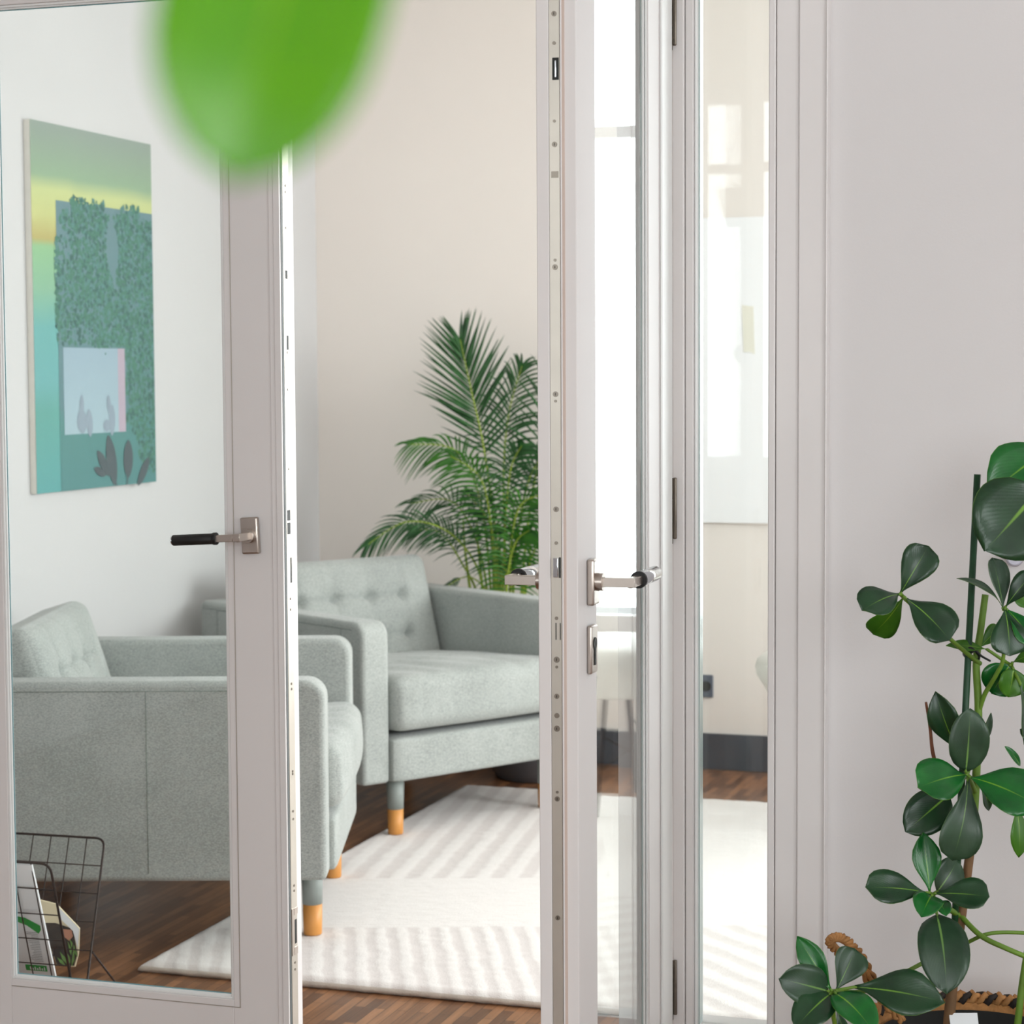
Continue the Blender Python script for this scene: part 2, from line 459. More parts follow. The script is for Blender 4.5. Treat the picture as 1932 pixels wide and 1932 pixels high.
# partition wall: opening from the left door to the side light
UO_L = -2.26
U_CAS0 = on_v(1508, 900, VF).x        # casing start
U_CAS1 = on_v(1562, 900, VF).x        # casing end / wall start
TOP = 2.26
b = MB()
b.box((UL, VF + .012, 0), (UO_L, VF + .16, CE)); b.box((U_CAS0 + .01, VF + .012, 0), (2.9, VF + .16, CE))
b.box((UO_L, VF + .012, TOP), (U_CAS0 + .01, VF + .16, CE))
st('wall_front', b, M['wall_lobby'], 'pale partition wall behind the leafy plant and around the glazed doors')
# lobby walls
lw = (-2.38, -.35, .9, 2.6)
lx = (.45, 2.55, .9, 2.6)  # opening for the unseen window added to light the lobby
b = MB()
b.box((-4.2, -2.8, 0), (lw[0], -2.6, CE)); b.box((lw[1], -2.8, 0), (lx[0], -2.6, CE)); b.box((lx[1], -2.8, 0), (3.2, -2.6, CE))
b.box((lx[0], -2.8, 0), (lx[1], -2.6, lx[2])); b.box((lx[0], -2.8, lx[3]), (lx[1], -2.6, CE))
b.box((lw[0], -2.8, 0), (lw[1], -2.6, lw[2])); b.box((lw[0], -2.8, lw[3]), (lw[1], -2.6, CE))
st('wall_lobby_rear', b, M['wall_lobby'], 'lobby wall behind the viewer with one window')
b = MB(); b.box((-4.2, -2.6, 0), (-4.0, VF + .012, CE)); st('wall_lobby_left', b, M['wall_lobby'], 'left lobby wall')
b = MB(); b.box((-4.0, VF + .012, 0), (UL, VF + .16, CE)); st('wall_lobby_front', b, M['wall_lobby'], 'short lobby wall beyond the left door')
sw = (-.5, 1.9, .8, 2.7)
b = MB()
b.box((3.0, -2.6, 0), (3.2, sw[0], CE)); b.box((3.0, sw[1], 0), (3.2, VF + .16, CE))
b.box((3.0, sw[0], 0), (3.2, sw[1], sw[2])); b.box((3.0, sw[0], sw[3]), (3.2, sw[1], CE))
st('wall_lobby_right', b, M['wall_lobby'], 'right lobby wall with a wide window')

def window(name, axis, plane, a0, a1, z0, z1, bars_h, bars_v, label):
    """framed window: opening a0..a1 along the wall, centre plane at 'plane'"""
    t = tag(thing(name, label, 'window', (0, 0, 0)), kind='structure')
    def bx(mb, p0, p1, q0, q1, d=.03):
        if axis == 'v': mb.box((p0, plane - d, q0), (p1, plane + d, q1))
        else: mb.box((plane - d, p0, q0), (plane + d, p1, q1))
    f = MB(); e = .055
    bx(f, a0, a1, z0, z0 + e); bx(f, a0, a1, z1 - e, z1); bx(f, a0, a0 + e, z0 + e, z1 - e); bx(f, a1 - e, a1, z0 + e, z1 - e)
    for h in bars_h: bx(f, a0 + e, a1 - e, h - .02, h + .02, .025)
    zs = [z0 + e] + sorted(sum([[h - .02, h + .02] for h in bars_h], [])) + [z1 - e]
    for v in bars_v:
        for k in range(0, len(zs), 2): bx(f, v - .022, v + .022, zs[k], zs[k + 1], .025)
    f.out('window_frame', M['door'], t)
    g = MB(); bx(g, a0 + e, a1 - e, z0 + e, z1 - e, .003); g.out('pane', M['glass'], t)
    return t
window('window_2', 'v', VB + .12, *bw, [2.15], [.54], 'tall white framed window in the back wall')
window('window_3', 'u', 2.82, *rw, [2.1], [4.8, 5.7], 'wide white framed window in the right wall')
window('window_4', 'v', -2.7, *lw, [2.255], [], 'white framed window in the lobby wall')
window('added_window_6', 'v', -2.7, *lx, [2.255], [1.5], 'unseen white framed window added in the lobby wall to light the room')
window('window_5', 'u', 3.1, *sw, [2.1], [.7], 'wide lobby window on the right')

b = MB(); b.box((UL, VB - .014, 0), (2.7, VB, .122)); st('baseboard_back', b, M['basebd'], 'dark grey baseboard along the back wall', 'baseboard', bevel=.002)
b = MB(); b.box((UL, VF + .16, 0), (UL + .014, VB - .014, .122)); st('baseboard_left', b, M['basebd'], 'dark grey baseboard along the left wall', 'baseboard', bevel=.002)

# casing on the right of the side light
b = MB()
b.box((U_CAS0, VF - .012, 0), (U_CAS1, VF + .03, TOP + .06))
b.box((U_CAS1 - .003, VF - .016, 0), (U_CAS1, VF - .012, TOP + .06))
st('trim_1', b, M['door'], 'flat white door casing between the side light and the wall', 'trim', bevel=.0015)
b = MB(); b.box((UO_L - .05, VF - .012, 0), (UO_L, VF + .03, TOP + .06)); st('trim_2', b, M['door'], 'white door casing at the left of the glazed doors', 'trim', bevel=.0015)
b = MB(); b.box((UO_L, VF - .012, TOP), (U_CAS0, VF + .03, TOP + .06)); st('trim_3', b, M['door'], 'white head casing over the glazed doors', 'trim', bevel=.0015)

# ---------------- glazed leaf builder: x = from free edge to hinge, y = thickness away from the handle face, z up
T = .055
def leaf_parts(t, W, H, stile_f, stile_h, rail_b, rail_t, mtx, strip0, strip1, z0=.012, seal='teal_edge'):
    """leaf t gets stiles, rails, beads, glass and lock strip"""
    x0, x1 = stile_f, W - stile_h
    zb, zt = z0 + rail_b, H - rail_t
    D1, back = .026, .02
    f = MB()
    # front layer, then a rear layer with a wider opening (rebate)
    for (ya, yb_, k) in ((0, D1, 0), (D1, T, back)):
        xa, xb_ = x0 - k, x1 + k; za, zc = zb - k, zt + k
        f.box((0, ya, z0), (xa, yb_, H)); f.box((xb_, ya, z0), (W, yb_, H))
        f.box((xa, ya, z0), (xb_, yb_, za)); f.box((xa, ya, zc), (xb_, yb_, H))
    f.out('door_frame', M['door'], t, bevel=.0012, mtx=mtx)
    bd = MB(); w = .004
    for (y0, y1, w) in ((.002, .0050, .0045), (.0056, .0094, .0075)):
        bd.box((x0, y0, zb), (x0 + w, y1, zt)); bd.box((x1 - w, y0, zb), (x1, y1, zt))
        bd.box((x0 + w, y0, zb), (x1 - w, y1, zb + w)); bd.box((x0 + w, y0, zt - w), (x1 - w, y1, zt))
    bd.out('glazing_bead', M['bead'], t, bevel=.001, seg=2, mtx=mtx)
    sl = MB(); w = .009
    sl.box((x0, .0095, zb), (x0 + w, .0102, zt)); sl.box((x1 - w, .0095, zb), (x1, .0102, zt))
    sl.box((x0 + w, .0095, zb), (x1 - w, .0102, zb + w)); sl.box((x0 + w, .0095, zt - w), (x1 - w, .0102, zt))
    sl.out('glass_seal', M[seal], t, mtx=mtx)
    g = MB(); g.box((x0 + .001, .0104, zb + .001), (x1 - .001, .0144, zt - .001)); g.out('pane', M['glass'], t, mtx=mtx)
    # lock strip let into the free edge
    s = MB(); s.box((-.0012, strip0, .05), (.004, strip1, H - .05)); s.out('lock_strip', M['strip'], t, bevel=.0004, seg=1, mtx=mtx)
    return zb, zt

def frame_m(origin, ex, ey):
    ex = Vector(ex).normalized(); ey = Vector(ey).normalized()
    m = Matrix.Identity(4)
    for i in range(3):
        m[i][0] = ex[i]; m[i][1] = ey[i]; m[i][2] = (0, 0, 1)[i]; m[i][3] = origin[i]
    return m

def lever(parent, mtx, name, grip_mat, length=.12, handed=1, proj=.058, z=0.0, gr=.0095):
    """handle in leaf coordinates; mtx places x=along leaf, y<0 = out of the face, z up; origin at rosette centre"""
    h = bpy.data.objects.new(name, None); COL.objects.link(h); h.parent = parent
    r = MB(); r.box((-.0165, -.0105, -.032), (.0165, 0, .032)); r.out('rosette', M['steel'], h, bevel=.003, seg=3, mtx=mtx)
    n = MB()
    n.tube([(0, -.010, 0), (0, -.02, 0)], .0125, 20)
    n.box((-.0065, -proj - .006, -.0065), (.0065, -.019, .0065))
    n.tube([(0, -proj + .002, -.0068), (0, -proj + .002, -.0078)], .003, 10)
    n.out('handle_neck', M['steel'], h, bevel=.0008, seg=1, mtx=mtx)
    a = MB(); a.box((.0065, -proj - .006, -.0062), (.046, -proj + .006, .0062)); a.out('handle_arm', M['steel'], h, bevel=.0008, seg=1, mtx=mtx)
    g = MB(); g.tube([(.040, -proj, 0), (.0405, -proj, 0), (length - .0005, -proj, 0), (length, -proj, 0)], [gr - .0007, gr, gr, gr - .0007], 24)
    go = g.out('grip', grip_mat, h, mtx=mtx)
    k_ = MB(); k_.tube([(.0385, -proj, 0), (.0455, -proj, 0)], gr + .0012, 24); k_.out('grip_ring', M['black_grip'], h, bevel=.0006, mtx=mtx)
    c = MB(); c.tube([(length, -proj, 0), (length + .0025, -proj, 0)], [gr - .0006, gr - .0018], 24); c.out('grip_cap', M['chrome'], h, mtx=mtx)
    return h

def hw_screw(mb, y, z, r=.0032):
    mb.tube([(-.0012, y, z), (-.0024, y, z)], r, 14)

# ---- left leaf (door_1), closed in the partition
UL1 = on_v(536, 1010, VF).x
WL1 = 0.655
d1 = tag(thing('door_1', 'white glazed door leaf standing closed in front of the left armchair, with a black lever', 'door', (UL1, VF, 0)), kind='structure')
GL0 = UL1 - on_v(437, 1600, VF).x                 # stile width to glass
Pb = on_v(220, 1861, VF)                          # glass bottom
Pt = on_v(60, 6, VF)
m1 = frame_m((0, 0, 0), (-1, 0, 0), (0, 1, 0))    # x runs left, y into the room (mirrored, normals recalculated)
m1[2][2] = 1
stile_l = WL1 - (UL1 - on_v(4, 1000, VF).x)
zb1, zt1 = leaf_parts(d1, WL1, 2.2, GL0, stile_l, Pb.z - .012 - .004, 2.2 - Pt.z, m1, .008, .033)
b = MB()   # faint moulding lines on the face
b.box((GL0 - .0135, -.0009, zb1 - .0135), (GL0 - .0122, 0, zt1)); b.box((GL0 - .0122, -.0009, zb1 - .0135), (WL1 - stile_l, 0, zb1 - .0122))
b.out('moulding_line', M['strip'], d1, mtx=m1)
b = MB(); b.box((.0, -.004, .02), (.012, 0, 2.19)); b.box((.0125, -.0022, .02), (.0215, 0, 2.19)); b.out('overlap_lip', M['door'], d1, bevel=.0018, seg=3, mtx=m1)
b = MB(); b.box((-.0008, .001, .03), (.002, .0075, 2.19)); b.out('edge_seal', M['seal'], d1, mtx=m1)
# hardware in the strip
hd = MB(); hs = MB()
def zpx(y, x=545): return on_v(x, y, VF + .02).z
for y0, y1, ya, yb in ((510, 526, .016, .025), (633, 660, .018, .026), (1052, 1100, .022, .028), (1735, 1780, .022, .030), (962, 982, .012, .024), (986, 1008, .012, .024)):
    hd.box((-.0016, ya, zpx(y1)), (.001, yb, zpx(y0)))
hd.out('lock_slot', M['dark'], d1, mtx=m1)
for yy in (350, 362, 430, 665, 735, 885, 1130, 1150, 1290, 1300, 1455, 1460, 1530, 1545, 1670, 1680, 1815, 1828):
    hs.tube([(-.0012, .021, zpx(yy)), (-.0022, .021, zpx(yy))], .0022, 10)
hs.out('strip_screw', M['screw'], d1, mtx=m1)
b = MB(); b.box((-.0022, .009, zpx(1800)), (-.001, .018, zpx(1712))); b.box((-.0026, .018, zpx(1725)), (-.001, .032, zpx(1713))); b.box((-.0026, .018, zpx(1800)), (-.001, .032, zpx(1786)))
b.out('latch_plate', M['steel'], d1, mtx=m1)
pc = on_v(475, 1010, VF)
lm = m1 @ Matrix.Translation((UL1 - pc.x, 0, pc.z)) @ Matrix.Rotation(R(3.2), 4, 'Y')
lever(d1, lm, 'door_handle', M['black_grip'], .122)
tag(d1.children[-1], 'lever handle with a black grip and satin rosette')

# ---- right leaf (door_2), standing open towards the viewer
FR = cw(.0887, 2.86)
EX = cw(.29, .957); EY = cw(-.957, .29)
d2 = tag(thing('door_2', 'white glazed door leaf standing open towards the viewer, lock edge facing us', 'door', (FR.x, FR.y, 0)), kind='structure')
m2 = frame_m((0, 0, 0), EX, EY)
zb2, zt2 = leaf_parts(d2, .572, 2.2, .1, .149, .245, .11, m2, .0225, .0375, seal='glass_edge')
b = MB(); b.box((-.0016, .016, .02), (.002, .0195, 2.19)); b.out('edge_seal', M['seal_light'], d2, mtx=m2)
b = MB(); b.box((-.0022, .0195, .02), (.002, .0222, 2.19)); b.box((-.0022, .0378, .02), (.002, T, 2.19)); b.out('edge_rebate', M['door'], d2, bevel=.001, mtx=m2)
b = MB(); b.box((.500, -.004, .02), (.572, 0, 2.19)); b.out('overlap_lip', M['bead'], d2, bevel=.0035, seg=4, mtx=m2)
def z2(y): return EYE - (y - 707) * 2.87 / F
hd = MB()
hd.box((-.0018, .0235, z2(158)), (.0, .0325, z2(117))); hd.box((-.0018, .0235, z2(1090)), (.0, .0262, z2(1051)))
hd.box((-.0018, .0300, z2(1208)), (.0, .0312, z2(1176))); hd.box((-.0018, .0240, z2(1208)), (.0, .0252, z2(1176)))
hd.out('lock_slot', M['dark'], d2, mtx=m2)
b = MB(); b.box((-.003, .0268, z2(154)), (-.001, .0292, z2(122))); b.box((-.005, .0268, z2(1089)), (-.001, .0335, z2(1052))); b.out('latch_bolt', M['chrome'], d2, bevel=.0008, mtx=m2)
hs = MB()
for yy, rr in ((36, .0036), (90, .0024), (234, .002), (277, .0036), (492, .002), (505, .0038), (743, .0038), (756, .002), (960, .0038), (1024, .0024), (1167, .0024), (1246, .0042), (1260, .002), (1316, .0036), (1353, .0036), (1378, .0042), (1500, .002), (1513, .0036), (1743, .0034)):
    hw_screw(hs, .0298, z2(yy), rr)
hs.out('strip_screw', M['screw'], d2, mtx=m2)
hs = MB()
for yy in (36, 277, 505, 743, 960, 1246, 1316, 1378, 1513, 1743):
    hs.box((-.0027, .0293, z2(yy) - .0018), (-.0024, .0303, z2(yy) + .0018))
hs.out('screw_slot', M['dark'], d2, mtx=m2)
b = MB(); b.box((-.0017, .0245, z2(339)), (-.001, .0345, z2(327))); b.out('stamped_plate', M['screw'], d2, mtx=m2)
zh = EYE - (1098 - 707) * 2.92 / F
lm = m2 @ Matrix.Translation((.062, 0, zh))
lever(d2, lm, 'door_handle', M['chrome'], .140, proj=.060, gr=.0108)
lm = m2 @ Matrix.Translation((.062, T, zh)) @ Matrix.Diagonal((1, -1, 1, 1))
lever(d2, lm, 'door_handle', M['chrome'], .140, proj=.060, gr=.0108)
ze = EYE - (1226 - 707) * 2.92 / F
b = MB(); b.box((.0455, -.0075, ze - .0335), (.0785, 0, ze + .0335)); eo = b.out('lock_escutcheon', M['steel'], d2, bevel=.0025, seg=3, mtx=m2)
b = MB(); b.tube([(.062, -.0074, ze + .008), (.062, -.0085, ze + .008)], .0085, 20); b.box((.058, -.0085, ze - .022), (.066, -.0074, ze + .004)); b.out('keyhole', M['dark'], eo, mtx=m2)

# ---- post, side light and its sash (window_1)
U0 = on_v(1271, 900, VF).x
w1 = tag(thing('window_1', 'tall narrow side light with hinged post, right of the open door', 'window', (0, 0, 0)), kind='structure')
def u_at(x): return on_v(x, 900, VF).x
g0, g1 = u_at(1311), u_at(1451)
b = MB()
b.box((U0, VF - .012, 0), (u_at(1294.5), VF + .06, TOP)); b.out('post', M['door'], w1, bevel=.003, seg=3)
b = MB(); b.box((u_at(1295.5), VF - .010, 0), (g0, VF + .06, TOP))
b.box((u_at(1465), VF - .008, 0), (u_at(1507.5), VF + .06, TOP)); b.box((g1, VF - .010, 0), (u_at(1464), VF + .06, TOP))
b.box((g0, VF, 0), (g1, VF + .06, .26)); b.box((g0, VF, TOP - .1), (g1, VF + .06, TOP))
b.out('window_frame', M['door'], w1, bevel=.002, seg=2)
b = MB(); b.box((g0, VF - .004, .26), (u_at(1317), VF + .018, TOP - .1)); b.out('glazing_bead', M['bead'], w1, bevel=.002, seg=3)
b = MB(); b.box((u_at(1317), VF + .004, .26), (u_at(1320), VF + .024, TOP - .1)); b.out('glass_seal', M['glass_edge'], w1)
b = MB(); b.box((u_at(1320), VF + .012, .26), (g1, VF + .018, TOP - .1)); b.out('pane', M['glass'], w1)
for (ya, yb) in ((-25, 96), (901, 1026), (1810, 1923)):
    za, zb_ = on_v(1272, ya, VF - .012).z, on_v(1272, yb, VF - .012).z
    hu = u_at(1273)
    h = MB(); h.box((hu, VF - .016, zb_ + .008), (u_at(1281), VF - .012, za)); ho = h.out('hinge', M['hinge'], w1, bevel=.003, seg=3)
    p = MB(); zm = (za - zb_) / 3
    for k in range(3): p.tube([(u_at(1270.5), VF - .018, zb_ + zm * k + .0006), (u_at(1270.5), VF - .018, zb_ + zm * (k + 1) - .0006)], .0036, 14)
    p.out('hinge_pin', M['hinge'], ho)
    ho.parent = w1

# threshold plate under the leaves is out of view; head rail above them
b = MB(); b.box((UO_L, VF, TOP - .05), (U0, VF + .06, TOP)); b.box((UO_L, VF, 0), (UL1 - WL1 - .003, VF + .06, TOP - .05)); st('trim_4', b, M['door'], 'white head rail and jamb round the door leaves', 'trim')

# ------------------------------------------------------------------ rug
ru0, ru1, rv0, rv1 = -2.26, 1.0, 4.178, 6.35
RT = .021
def rug():
    bm = bmesh.new(); nx, ny = 260, 170
    import random as rn
    rg = rn.Random(3)
    def hgt(i, j):
        return RT
    top = []
    for j in range(ny + 1):
        row = []
        for i in range(nx + 1):
            u = ru0 + (ru1 - ru0) * i / nx; v = rv0 + (rv1 - rv0) * j / ny
            e = min(i, nx - i, j, ny - j)
            z = RT + rg.uniform(-.001, .001)
            if e == 0: z -= .006
            row.append(bm.verts.new((u, v, z)))
        top.append(row)
    for j in range(ny):
        for i in range(nx):
            f = bm.faces.new((top[j][i], top[j][i + 1], top[j + 1][i + 1], top[j + 1][i])); f.smooth = True
    # knobbly sides
    per = [top[0][i] for i in range(nx + 1)] + [top[j][nx] for j in range(1, ny + 1)] + [top[ny][i] for i in range(nx - 1, -1, -1)] + [top[j][0] for j in range(ny - 1, 0, -1)]
    cx, cy = (ru0 + ru1) / 2, (rv0 + rv1) / 2
    prev = per
    for (zz, o) in ((.010, .006), (.005, .005), (.0005, -.002)):
        ring = []
        for v in per:
            dx = (1 if v.co.x >= ru1 - 1e-4 else (-1 if v.co.x <= ru0 + 1e-4 else 0)); dy = (1 if v.co.y >= rv1 - 1e-4 else (-1 if v.co.y <= rv0 + 1e-4 else 0))
            k = o + rg.uniform(-.002, .002)
            ring.append(bm.verts.new((v.co.x + dx * k, v.co.y + dy * k, zz)))
        n = len(per)
        for i in range(n):
            f = bm.faces.new((prev[i], ring[i], ring[(i + 1) % n], prev[(i + 1) % n])); f.smooth = True
        prev = ring
    bm.faces.new(prev)
    bmesh.ops.recalc_face_normals(bm, faces=bm.faces)
    me = bpy.data.meshes.new('rug'); bm.to_mesh(me); bm.free(); me.materials.append(M['rug'])
    o = bpy.data.objects.new('area_rug', me); COL.objects.link(o)
    tag(o, 'thick ivory wool rug with broad woven stripes under the armchairs', 'rug')
rug()

# ------------------------------------------------------------------ armchairs
# local frame: x right, y front, origin under the middle of the seat; outer width .86, depth .87
AW, AD, AZ0, AZ1 = .86, .85, .16, .62
def make_armchair(label, loc, rz):
    t = thing('armchair', label, 'armchair', loc, rz, 'sage grey armchairs on the rug')
    x1 = AW / 2; th = .095; yf = AD / 2; yb = -AD / 2
    for sx in (-1, 1):
        a = MB(); pts = []
        r = .045
        prof = [(yb, AZ0)]
        prof += [(yb, AZ1 - .02)] + [(yb + .02 - .02 * math.cos(q), AZ1 - .02 + .02 * math.sin(q)) for q in (R(45), R(90))]
        prof += [(yf - r + r * math.sin(q), AZ1 - r + r * math.cos(q)) for q in [R(v) for v in range(0, 91, 15)]]
        prof += [(yf, AZ0)]
        xin, xo = (x1 - th) * sx, x1 * sx
        a.prism([(xin, y, z) for y, z in prof], (xo - xin, 0, 0))
        ao = a.out('arm', M['fabric'], t, bevel=.013, seg=4)
        s = MB(); xs = xo + sx * .0003
        s.tube([(xs, yb + .02, AZ1 - .022), (xs, yf - .05, AZ1 - .022)], .0011, 6)
        s.tube([(xs, .02, AZ1 - .022), (xs, .02, AZ0 + .02)], .0009, 6)
        s.tube([(xs, yf - .10, AZ1 - .022), (xs, yf - .10, AZ0 + .02)], .0009, 6)
        s.tube([(xs, yb + .10, AZ1 - .022), (xs, yb + .10, AZ0 + .02)], .0009, 6)
        s.out('seam', M['fabric_seam'], ao)
    xi = x1 - th
    b = MB(); b.rbox((0, yf - .055 + .02, (AZ0 + .285) / 2), (2 * xi - .002, .10, .285 - AZ0), .012, 10); b.out('front_rail', M['fabric'], t)
    b = MB(); b.box((-xi + .001, yb + .10, AZ0 + .005), (xi - .001, yf - .085, .27)); b.out('seat_base', M['fabric'], t)
    b = MB(); b.rbox((0, yb + .05, (AZ0 + AZ1) / 2), (2 * xi - .002, .10, AZ1 - AZ0), .02, 12); b.out('back_panel', M['fabric'], t)
    # seat cushion, slightly sloping to the back
    def seat(q, p):
        if q.z > 0: p.z += .022 * (1 - q.x ** 2) * (1 - (q.y * .9) ** 2) * q.z
        f = max(0, q.y)
        p.y += .012 * (1 - q.x ** 2) * f
        if q.z > .2:
            for xs in (-.36, .36):
                p.z -= .006 * math.exp(-((q.x - xs) / .035) ** 2) * (1 if q.y > -.8 else .3)
            p.z -= .005 * math.exp(-((q.y - .25) / .04) ** 2)
            p.z += .0025 * math.sin(q.x * 19 + q.y * 7) * (.5 + .5 * q.y)
        if q.y > .8: p.y += .0022 * math.sin(q.x * 41) * (1 - abs(q.z))
        return p
    b = MB(); b.rbox((0, 0, 0), (2 * xi - .006, .70, .155), .042, 40, seat)
    b.out('seat_cushion', M['fabric'], t, mtx=Matrix.Translation((0, yf + .03 - .35, .362)) @ Matrix.Rotation(R(3.2), 4, 'X'))
    # tufted back cushion
    btn = [(x, z) for x in (-.60, -.2, .2, .60) for z in (-.28, .34)]
    def back(q, p):
        if q.y > 0:
            p.y += .022 * (1 - q.x ** 4) * (1 - q.z ** 4) * q.y
            for bx_, bz_ in btn:
                dx, dz = (q.x - bx_) * xi, (q.z - bz_) * .21
                p.y -= .026 * math.exp(-(dx * dx + dz * dz) / (2 * .015 ** 2)) * q.y
            for zz in (-.28, .34):
                if abs(q.x) < .62: p.y -= .011 * math.exp(-((q.z - zz) / .03) ** 2) * q.y
            for xx in (-.60, -.2, .2, .60):
                k = 1 if abs(q.z) < .75 else .4
                p.y -= .011 * math.exp(-((q.x - xx) / .022) ** 2) * q.y * k
        return p
    b = MB(); b.rbox((0, 0, 0), (2 * xi - .006, .14, .41), .036, 60, back)
    b.out('back_cushion', M['fabric'], t, mtx=Matrix.Translation((0, yb + .150, .520)) @ Matrix.Rotation(R(17), 4, 'X'))
    for sx in (-1, 1):
        for y in (yf - .047, yb + .10):
            g = MB(); lx = sx * (x1 - .146)
            g.lathe([(.0235, .052 + .021), (.0255, AZ0 + .004)], (lx, y, 0), 28)
            lo = g.out('leg', M['leg_grey'], t)
            w = MB(); w.lathe([(.0205, 0.0), (.022, .002), (.0232, .073)], (lx, y, 0), 28); w.out('wooden_foot', M['oak'], lo)
    return t
# near chair faces camera-right
cA = cw(-.427 - AD / 2, 5.195, 0)
def rot_for(fx, fy):
    """rotation so local +y points along camera-frame direction (fx,fy)"""
    d = cw(fx, fy); return math.atan2(-d.x, d.y)
A = make_armchair('sage grey armchair seen side-on behind the left glass door, back to the picture wall', (cA.x, cA.y, RT + .0012), rot_for(1, 0.0))
psi = R(40)
rr = Vector((math.cos(psi), math.sin(psi))); ff = Vector((math.sin(psi), -math.cos(psi)))
# the left-front outer corner of the far chair; chair's own right is the viewer's left
P = Vector((-.42, 5.87)); cB = P + rr * (AW / 2) - ff * (AD / 2)
cB = cw(cB.x, cB.y, 0)
B = make_armchair('sage grey armchair facing the room between the doors, in front of the palm', (cB.x, cB.y, RT + .0012), rot_for(ff.x, ff.y))

